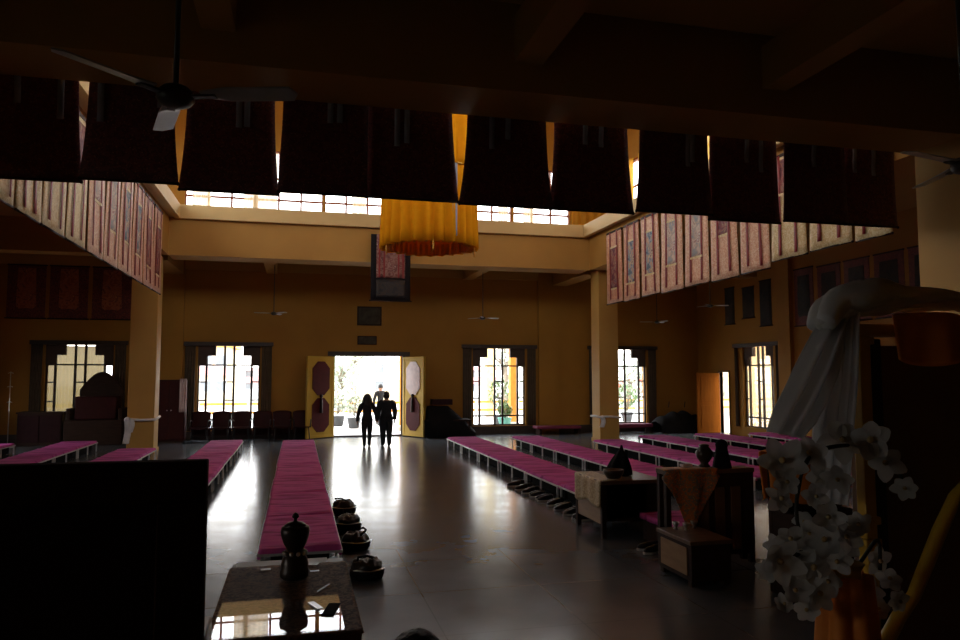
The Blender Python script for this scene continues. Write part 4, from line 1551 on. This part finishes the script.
def fn(u, v):
    x = -.8 + 1.75 * u
    prof_h = (1.05 if u < .5 else 1.05 - (u - .5) * 1.6) if u > .06 else .7
    e = math.sin(PI * min(1, max(0, v))) ** .3
    return (x, -.46 + .95 * v, max(.02, prof_h * (e if e > .2 else 0)) + .03 * noise.noise(Vector((x * 3, v * 4, 1))))


MB().grid(fn, 34, 20, .015).build('cover', M['black'], t, True)
tag(MB().box(4.45, 5.15, 24.6, 25.0, 1.09, 1.28).build('dark_box', M['panelwood'], None, bevel=.01), 'dark flat box on top of the covered heap', 'box')
t = thing('low_bench', 'low maroon-topped bench against the far wall before the right pillar', 'bench', (9.1, 24.9, 0))
MB().box(-.9, .75, -.2, .35, .2, .3).build('seat', M['maroon'], t, bevel=.03)
for x in (-.8, .65):
    MB().box(x, x + .08, -.15, .3, 0, .2).build('leg', M['darkwood'], t)
t = thing('low_bench', 'low maroon-topped bench under the window half behind the pillar', 'bench', (11.9, 24.9, 0))
MB().box(-.9, .75, -.2, .35, .2, .33).build('seat', M['maroon'], t, bevel=.03)
for x in (-.8, .65):
    MB().box(x, x + .08, -.15, .3, 0, .2).build('leg', M['darkwood'], t)
t = thing('covered_pile', 'dark covered pile in the far corner beside the orange door', 'pile', (13.72, 24.8, 0))


def fn(u, v):
    x = -.95 + 1.9 * u
    e = (math.sin(PI * v) ** .35) * (math.sin(PI * (.04 + .92 * u)) ** .3)
    return (x, -.55 + 1.05 * v, e * (.74 + .05 * math.sin(u * 23) + .05 * noise.noise(Vector((x * 3, v * 4, 5)))))


MB().grid(fn, 34, 20).build('cover', M['black'], t, True)
for x in (-.4, .25):
    MB().tube([(x, 0, .9), (x + .03, 0, 1.12)], .02, 6).build('pole_end', M['darkwood'], t, True)


# ------------------------------------------------------------------ people
def skin_mesh(pts, edges, rad, sub=2):
    me = bpy.data.meshes.new('skeleton')
    names = list(pts)
    idx = {n: i for i, n in enumerate(names)}
    me.from_pydata([pts[n] for n in names], [(idx[a], idx[b]) for a, b in edges], [])
    o = bpy.data.objects.new('skeleton', me)
    COL.objects.link(o)
    sk = o.modifiers.new('s', 'SKIN')
    sk.use_smooth_shade = True
    ss = o.modifiers.new('u', 'SUBSURF')
    ss.levels = sub
    ss.render_levels = sub
    lay = me.skin_vertices[0].data
    for i, n in enumerate(names):
        r = rad[n]
        lay[i].radius = r if isinstance(r, tuple) else (r, r)
        lay[i].use_root = (i == 0)
    bpy.context.view_layer.update()
    dg = bpy.context.evaluated_depsgraph_get()
    out = bpy.data.meshes.new_from_object(o.evaluated_get(dg))
    bpy.data.objects.remove(o)
    return [v.co.copy() for v in out.vertices], [tuple(p.vertices) for p in out.polygons], out


def person(name, label, P, R, loc, rz, garments, hair_fn, hand_pts, scale=1.0):
    """P joints, R radii; garments: (part name, material, test(point), offset)"""
    E_ = [('pelvis', 'waist'), ('waist', 'chest'), ('chest', 'neck0'), ('neck0', 'neck'), ('neck', 'head'), ('head', 'crown'), ('head', 'nose')]
    for s in 'LR':
        E_ += [('pelvis', 'hip' + s), ('hip' + s, 'knee' + s), ('knee' + s, 'ank' + s), ('ank' + s, 'toe' + s), ('ank' + s, 'heel' + s),
               ('neck0', 'sho' + s), ('sho' + s, 'elb' + s), ('elb' + s, 'wri' + s), ('wri' + s, 'palm' + s), ('head', 'ear' + s)]
    vs, fs, _ = skin_mesh(P, E_, R)
    mb = MB().add(vs, fs)
    for s in 'LR':
        w, p = Vector(P['wri' + s]), Vector(P['palm' + s])
        d = (p - w).normalized()
        side = hand_pts[s].normalized()
        nrm = d.cross(side).normalized()
        for q in range(4):
            o = (q - 1.5) * .019
            L = (.07, .08, .075, .06)[q]
            a = p + side * o
            fp = {'a': a - d * .02, 'b': a + d * L * .45 + nrm * .006, 'c': a + d * L * .8 + nrm * .02, 'd': a + d * L + nrm * .034}
            v2, f2, _ = skin_mesh(fp, [('a', 'b'), ('b', 'c'), ('c', 'd')], {'a': .009, 'b': .009, 'c': .008, 'd': .007}, 1)
            mb.add(v2, f2)
        a = w + d * .03
        fp = {'a': a, 'b': a + side * .035 + d * .02, 'c': a + side * .045 + d * .05}
        v2, f2, _ = skin_mesh(fp, [('a', 'b'), ('b', 'c')], {'a': .012, 'b': .011, 'c': .009}, 1)
        mb.add(v2, f2)
    body = mb.build(name, M['skin'], None, True)
    tag(body, label, 'person')
    body.location = loc
    body.rotation_euler = (0, 0, rz)
    body.scale = (scale,) * 3
    me = body.data
    for (nm, mm, test, off) in garments:
        g = MB()
        mp = {}
        for p in me.polygons:
            if test(p.center):
                f = []
                for vi in p.vertices:
                    if vi not in mp:
                        mp[vi] = len(g.v)
                        v = me.vertices[vi]
                        g.v.append(tuple(v.co + v.normal * off))
                    f.append(mp[vi])
                g.f.append(tuple(f))
        o = g.build(nm, M[mm], body, True, fix=False)
        sd = o.modifiers.new('thick', 'SOLIDIFY')
        sd.thickness = .012
        sd.offset = -1
    hair_fn(body, P)
    return body


def walker(h, sh, hipw, girth, arm, step):
    """standing or walking figure facing +y"""
    P = {'pelvis': (0, 0, .53 * h), 'waist': (0, 0, .61 * h), 'chest': (0, -.005, .72 * h), 'neck0': (0, -.005, .815 * h), 'neck': (0, 0, .855 * h), 'head': (0, .012, .905 * h), 'crown': (0, .005, .955 * h), 'nose': (0, .105, .91 * h)}
    R = {'pelvis': (.105 * girth, .09 * girth), 'waist': (.098 * girth, .082 * girth), 'chest': (.12 * girth, .095 * girth), 'neck0': (.07, .06), 'neck': .05, 'head': (.076, .088), 'crown': (.066, .075), 'nose': .014}
    for s, sg in (('L', -1), ('R', 1)):
        st = step * sg
        P['hip' + s] = (sg * hipw, 0, .5 * h)
        P['knee' + s] = (sg * hipw * .95, st * .5 + .03, .27 * h)
        P['ank' + s] = (sg * hipw * .85, st - .02, .05 * h)
        P['toe' + s] = (sg * hipw * .95, st + .15, .028)
        P['sho' + s] = (sg * sh, -.01, .8 * h)
        P['elb' + s] = (sg * (sh + arm[0]), -.04 + st * -.15, .625 * h)
        P['wri' + s] = (sg * (sh + arm[1]), .03 - st * .3, .475 * h)
        P['palm' + s] = (sg * (sh + arm[1]), .05 - st * .33, .43 * h)
        P['ear' + s] = (sg * .092, -.005, .9 * h)
        R['hip' + s] = .088 * girth
        R['knee' + s] = .055 * girth
        R['ank' + s] = .037
        P['heel' + s] = (sg * hipw * .85, st - .06, .03)
        R['heel' + s] = .034
        R['toe' + s] = .033
        R['sho' + s] = .058 * girth
        R['elb' + s] = .04 * girth
        R['wri' + s] = .028
        R['palm' + s] = (.04, .018)
        R['ear' + s] = .016
    return P, R


def hair_cap(long=0.0, wide=1.0, m='hair'):
    def f(body, P):
        hx, hy, hz = P['head']
        top = P['crown'][2]

        def fn(u, v):
            a = 2 * PI * u
            back = (1 - math.sin(a)) / 2          # 1 at the back, 0 at the face
            th = v * (.62 * PI if back < .25 else (.5 + .32 * back) * PI)
            r = .107
            x = r * math.sin(th) * math.cos(a) * .92 * wide
            y = r * math.sin(th) * math.sin(a) * 1.05
            z = r * 1.15 * math.cos(th)
            if long and back > .3 and v > .55:
                k = (v - .55) / .45
                z -= long * k * min(1, (back - .3) * 3)
                x *= 1 + .45 * k
                y -= .02 * k
            n = .006 * noise.noise(Vector((x * 50, y * 50, z * 30)))
            return (hx + x, hy - .008 + y, (hz + top) / 2 + .012 + z + n)
        MB().grid(fn, 40, 20).build('hair', M[m], body, True)
    return f


def torso(h, sh):
    return lambda c: .5 * h < c.z < .835 * h and not (abs(c.x) > sh + .03 and c.z < .5 * h) or (abs(c.x) > sh - .05 and .49 * h < c.z < .83 * h)


def legs(h, lo=.06):
    return lambda c: lo * h < c.z < .56 * h and abs(c.x) < .2


def feet(h):
    return lambda c: c.z < .07 * h


hs = {'L': Vector((.15, 1, 0)), 'R': Vector((-.15, 1, 0))}
h = 1.53
P, R = walker(h, .16, .085, 1.12, (.1, .12), .08)
w = person('person', 'long-haired person in dark clothes walking out toward the doorway', P, R, (2.02, 21.9, 0), -.05,
           [('jacket', 'darkshirt', torso(h, .16), .02), ('trousers', 'darktrouser', legs(h), .012), ('shoes', 'black', feet(h), .008)], hair_cap(.28, 1.15), hs)
h = 1.6
P, R = walker(h, .2, .095, 1.3, (.055, .06), -.06)
person('person', 'short-haired broad person in dark clothes walking beside the long-haired one', P, R, (2.6, 22.05, 0), .05,
       [('jacket', 'darkshirt', torso(h, .2), .026), ('trousers', 'darktrouser', legs(h), .026), ('shoes', 'black', feet(h), .01)], hair_cap(0), hs)
h = 1.72
P, R = walker(h, .18, .085, 1.05, (.08, .1), .12)
person('person', 'person in grey shirt outside on the terrace beyond the doorway', P, R, (3.36, 30.6, 0), PI + .3,
       [('shirt', 'greyshirt', torso(h, .18), .02), ('trousers', 'darktrouser', legs(h), .02), ('shoes', 'black', feet(h), .01)], hair_cap(0), hs)
# seated person in front of the camera, only the dark hair reaches into the picture
hz = at(417, 632, 2.25).z
sz = .55
P = {'pelvis': (0, 0, .12), 'waist': (0, .02, .24), 'chest': (0, .03, .42), 'neck0': (0, .03, .56), 'neck': (0, .04, .62), 'head': (0, .06, .69), 'crown': (0, .05, .755), 'nose': (0, .155, .69)}
R = {'pelvis': (.13, .11), 'waist': (.11, .09), 'chest': (.125, .1), 'neck0': (.07, .06), 'neck': .05, 'head': (.078, .09), 'crown': (.068, .078), 'nose': .014}
for s, sg in (('L', -1), ('R', 1)):
    P['hip' + s] = (sg * .1, .03, .1); R['hip' + s] = .085
    P['knee' + s] = (sg * .3, .3, .1); R['knee' + s] = .06
    P['ank' + s] = (-sg * .06 + sg * .02, .34 + (.05 if sg > 0 else 0), .06); R['ank' + s] = .04
    P['heel' + s] = (-sg * .01, .31 + (.05 if sg > 0 else 0), .045); R['heel' + s] = .035
    P['toe' + s] = (-sg * .2, .34 + (.06 if sg > 0 else 0), .05); R['toe' + s] = .035
    P['sho' + s] = (sg * .17, .03, .53); R['sho' + s] = .058
    P['elb' + s] = (sg * .24, .08, .28); R['elb' + s] = .042
    P['wri' + s] = (sg * .13, .28, .2); R['wri' + s] = .028
    P['palm' + s] = (sg * .07, .34, .19); R['palm' + s] = (.038, .018)
    P['ear' + s] = (sg * .094, .045, .69); R['ear' + s] = .016
q = at(417, 632, 2.25)
sd = person('person', 'seated person beside the altar table, only the dark crown of the hair showing', P, R, (q.x, 2.2, .55), 0,
            [('robe', 'robe', lambda c: c.z < .59 and not (c.y > .24 and abs(c.x) < .16 and c.z > .15), .02)], hair_cap(0, 1.0), {'L': Vector((0, 0, 1)), 'R': Vector((0, 0, 1))}, 1.0)
SEAT_TOP = .755
sd.location.z = .478
sd.scale = (1, 1, 1)

# ------------------------------------------------------------------ outside
struct(MB().box(-40, 60, YF + .35, 45, -.2, 0).build('ground_terrace', M['terrace']), 'pale terrace outside the doorway')
struct(MB().box(-150, 200, 45, 220, -1.2, -1).build('ground_far', M['terrace']))
# veranda posts
for n, (px, Y, m, w, lb) in enumerate([(513, 29.0, 'orangepaint', .3, 'orange veranda post behind the window between doorway and pillar'), (490, 34.0, 'yellowpaint', .42, 'pale yellow post farther out behind the middle window'),
                                    (402, 28.0, 'orangepaint', .2, 'orange post at the edge of the open doorway')]):
    x = at(px, 400, Y).x
    t = thing('veranda_post', lb, 'post', (x, Y, 0))
    MB().box(-w / 2, w / 2, -w / 2, w / 2, 0, 4.2).build('shaft', M[m], t, bevel=.02)
    MB().box(-w / 2 - .06, w / 2 + .06, -w / 2 - .06, w / 2 + .06, 0, .2).build('base', M['ext_white'], t, bevel=.02)
    MB().box(-w / 2 - .1, w / 2 + .1, -w / 2 - .1, w / 2 + .1, 4.2, 4.4).build('capital', M['yellowpaint'], t, bevel=.02)
t = thing('terrace_railing', 'orange railing along the edge of the terrace outside', 'railing', (0, 33, 0))
for z in (.82, .45):
    MB().box(-12, 22, -.05, .05, z, z + .1).build('rail', M['orangepaint'], t)
for n in range(18):
    MB().box(-12 + n * 2 - .05, -12 + n * 2 + .05, -.06, .06, 0, .95).build('post', M['ext_white'], t)


def plant(label, x, Y, h, w, potm, seed, leafm='palegreen'):
    t = thing('potted_plant', label, 'plant', (x, Y, 0), 0, 'potted plants on the terrace')
    MB().lathe([(.16, 0), (.2, .02), (.26, .36), (.28, .38), (.28, .42), (.22, .4), (.05, .38)], n=18).build('pot', M[potm], t, True)
    rd = random.Random(seed)
    st, lf = MB(), MB()
    for q in range(7):
        a = rd.uniform(0, 6.28)
        e = Vector((w * .6 * math.cos(a), w * .6 * math.sin(a), .42 + h * rd.uniform(.6, 1)))
        st.tube([(0, 0, .38), (e.x * .3, e.y * .3, .38 + (e.z - .38) * .6), e], .012, 5)
    for q in range(220):
        a, b, r = rd.uniform(0, 6.28), rd.uniform(-1, 1), rd.uniform(.5, 1) ** .5
        c = Vector((w * r * math.cos(a) * math.sqrt(1 - b * b), w * r * math.sin(a) * math.sqrt(1 - b * b), .42 + h * .55 + h * .45 * b * r))
        d = Vector((rd.uniform(-1, 1), rd.uniform(-1, 1), rd.uniform(-.6, 1))).normalized() * .13
        s = d.cross(Vector((0, 0, 1))).normalized() * .045
        lf.add([c - d, c + s, c + d, c - s], [(0, 1, 2, 3)])
    st.build('stem', M['trunk'], t, True)
    lf.build('foliage', M[leafm], t, fix=False)


plant('potted plant seen at the hinge side of the open doorway', at(338, 418, 31).x, 31, .9, .34, 'pot', 1)
plant('potted plant in the middle of the open doorway', at(354, 418, 29.6).x, 29.6, .95, .34, 'pot', 2)
plant('potted plant behind the window between doorway and pillar', at(500, 415, 30).x, 30, 1.5, .5, 'pot', 3, 'leafgreen')
plant('potted plant in a teal pot at the orange veranda post', at(512, 415, 28.2).x - .3, 28.2, .5, .3, 'tealpot', 4, 'leafgreen')
plant('potted plant outside the window half behind the pillar', at(627, 410, 31).x, 31, 1.3, .6, 'pot', 5, 'leafgreen')


def tree(label, x, Y, h, w, seed):
    t = thing('tree', label, 'tree', (x, Y, -1), 0, 'pale trees beyond the terrace')
    rd = random.Random(seed)
    tr, lf = MB(), MB()
    tr.tube([(0, 0, 0), (.1, 0, h * .4), (0, .1, h * .8)], [.25, .18, .06], 8)
    cl = []
    for q in range(14):
        a = rd.uniform(0, 6.28)
        z = rd.uniform(.35, .98)
        r = w * rd.uniform(.3, 1) * (1.15 - abs(z - .6))
        e = Vector((r * math.cos(a), r * math.sin(a), h * z))
        tr.tube([(0, 0, h * (z - .25)), (e.x * .5, e.y * .5, h * (z - .1)), e], [.09, .05, .02], 5)
        cl.append(e)
    for e in cl:
        for q in range(42):
            c = e + Vector((rd.gauss(0, .28 * w), rd.gauss(0, .28 * w), rd.gauss(0, .12 * h)))
            d = Vector((rd.uniform(-1, 1), rd.uniform(-1, 1), rd.uniform(-1, 1))).normalized() * .3
            s = d.cross(Vector((.3, .2, 1))).normalized() * .14
            lf.add([c - d, c + s, c + d, c - s], [(0, 1, 2, 3)])
    tr.build('trunk', M['trunk'], t, True)
    lf.build('crown', M['palegreen'], t, fix=False)


tree('pale leafy tree seen through the doorway, at its hinge side', at(340, 400, 52).x, 52, 4.2, 1.5, 1)
tree('pale airy tree seen through the middle of the doorway', at(353, 400, 58).x, 58, 6.2, 1.9, 2)
tree('tree seen behind the orange veranda post', at(505, 400, 50).x, 50, 6.5, 2.2, 3)
tree('tree seen through the window half behind the pillar', at(628, 400, 55).x, 55, 5.0, 2.4, 4)


def house(label, x0, x1, Y, h, wall, band, roof, z0=-1.0):
    t = thing('building', label, 'building', (0, 0, 0), 0, 'pale buildings beyond the terrace')
    MB().box(x0, x1, Y, Y + 9, z0, h).build('wall', M[wall], t)
    MB().box(x0 - .5, x1 + .5, Y - .6, Y + 9.5, h, h + .35).build('roof', M[roof], t)
    MB().box(x0 - .1, x1 + .1, Y - .5, Y, h * .45, h * .45 + .7).build('balcony', M[band], t)
    n = max(2, int((x1 - x0) / 2.6))
    for q in range(n):
        xx = x0 + (q + .5) * (x1 - x0) / n
        for zz in (h * .12, h * .62):
            f = MB().box(xx - .55, xx + .55, Y - .05, Y + .02, zz, zz + 1.1).build('window', M['ext_white'], t)
            MB().box(xx - .45, xx + .45, Y - .07, Y - .04, zz + .1, zz + 1.0).build('pane', M['ext_window'], f)


house('cream and pink building seen through the window with the chairs', at(198, 390, 70).x, at(228, 390, 70).x, 70, 4.6, 'ext_cream', 'ext_pink', 'orangepaint')
house('white building with pink band seen through the window with the chairs', at(231, 390, 78).x, at(268, 390, 78).x, 92, 2.6, 'ext_white', 'ext_pink', 'ext_pink')
house('long cream building seen through the doorway behind the terrace person', at(362, 390, 80).x, at(430, 390, 80).x, 80, 3.6, 'ext_cream', 'ext_white', 'yellowpaint')
house('white building with pink roof seen through the middle window', at(462, 390, 75).x, at(496, 390, 75).x, 75, 2.6, 'ext_white', 'ext_pink', 'ext_pink')
house('low white building with red roof seen beside the far pillar', at(612, 390, 70).x, at(650, 390, 70).x, 70, 1.4, 'ext_white', 'ext_red', 'ext_red')
house('yellow building outside the orange side door', 24, 33, 30, 3.4, 'yellowpaint', 'ext_white', 'orangepaint', -.2)
tree('tree outside the orange side door', 20.9, 36.2, 5.0, 1.3, 9)
struct(MB().box(XW1 + .12, 60, YB, YF + .35, -.2, 0).build('ground_side', M['terrace']))

struct(MB().box(-60, XW0 - .35, YB, YF + .35, -.2, 0).build('ground_side', M['lowbounce']))  # unseen ground, made dark to cut daylight bouncing up to the ceiling

# ------------------------------------------------------------------ daylight
wd = bpy.data.worlds.new('overcast_sky')
SC.world = wd
wd.use_nodes = True
nt = wd.node_tree
bg = nt.nodes['Background']
tc = nt.nodes.new('ShaderNodeTexCoord')
sp = nt.nodes.new('ShaderNodeSeparateXYZ')
nt.links.new(tc.outputs['Generated'], sp.inputs[0])
rp = nt.nodes.new('ShaderNodeValToRGB')
rp.color_ramp.elements[0].position = 0
rp.color_ramp.elements[0].color = (1.0, .98, .95, 1)
rp.color_ramp.elements[1].position = .8
rp.color_ramp.elements[1].color = (.86, .93, 1.0, 1)
nt.links.new(sp.outputs['Z'], rp.inputs['Fac'])
nt.links.new(rp.outputs['Color'], bg.inputs['Color'])
bg.inputs['Strength'].default_value = 3.5


def portal(name, loc, rot, sx, sy):
    l = bpy.data.lights.new(name, 'AREA')
    l.shape = 'RECTANGLE'
    l.size, l.size_y = sx, sy
    l.cycles.is_portal = True
    o = bpy.data.objects.new(name, l)
    o.location = loc
    o.rotation_euler = rot
    COL.objects.link(o)


zl = (lanH[0] + lanH[1]) / 2
hl = lanH[1] - lanH[0]
portal('sky_portal', ((LX0 + LX1) / 2, LY1 + .22, zl), (-PI / 2, 0, 0), LX1 - LX0 - 2.8, hl)
portal('sky_portal', ((LX0 + LX1) / 2, LY0 - .22, zl), (PI / 2, 0, 0), LX1 - LX0 - 2.8, hl)
portal('sky_portal', (LX0 - .22, (LY0 + LY1) / 2, zl), (PI / 2, 0, -PI / 2), LY1 - LY0 - 2, hl)
portal('sky_portal', (LX1 + .22, (LY0 + LY1) / 2, zl), (PI / 2, 0, PI / 2), LY1 - LY0 - 2, hl)
for x, _, _ in FW:
    portal('sky_portal', (x + WW / 2, YF + .37, (WZ0 + WZ1) / 2), (-PI / 2, 0, 0), WW, WZ1 - WZ0)
portal('sky_portal', (2.4, YF + .37, 1.37), (-PI / 2, 0, 0), 2.3, 2.75)
portal('sky_portal', (XW1 + .26, 21.75, 1.68), (PI / 2, 0, PI / 2), 1.7, 2.73)
for y in SIDE_R:
    portal('sky_portal', (XW1 + .26, y + .95, 1.68), (PI / 2, 0, PI / 2), 1.9, 2.73)
for y in SIDE_L:
    portal('sky_portal', (XW0 - .37, y + .95, 1.68), (PI / 2, 0, -PI / 2), 1.9, 2.73)
portal('sky_portal', (XW1 + .16, 23.75, 1.1), (PI / 2, 0, PI / 2), .6, 2.2)

SC.view_settings.view_transform = 'Standard'
SC.view_settings.look = 'None'
SC.view_settings.gamma = 1
SC.view_settings.use_curve_mapping = False
SC.view_settings.exposure = 1.1
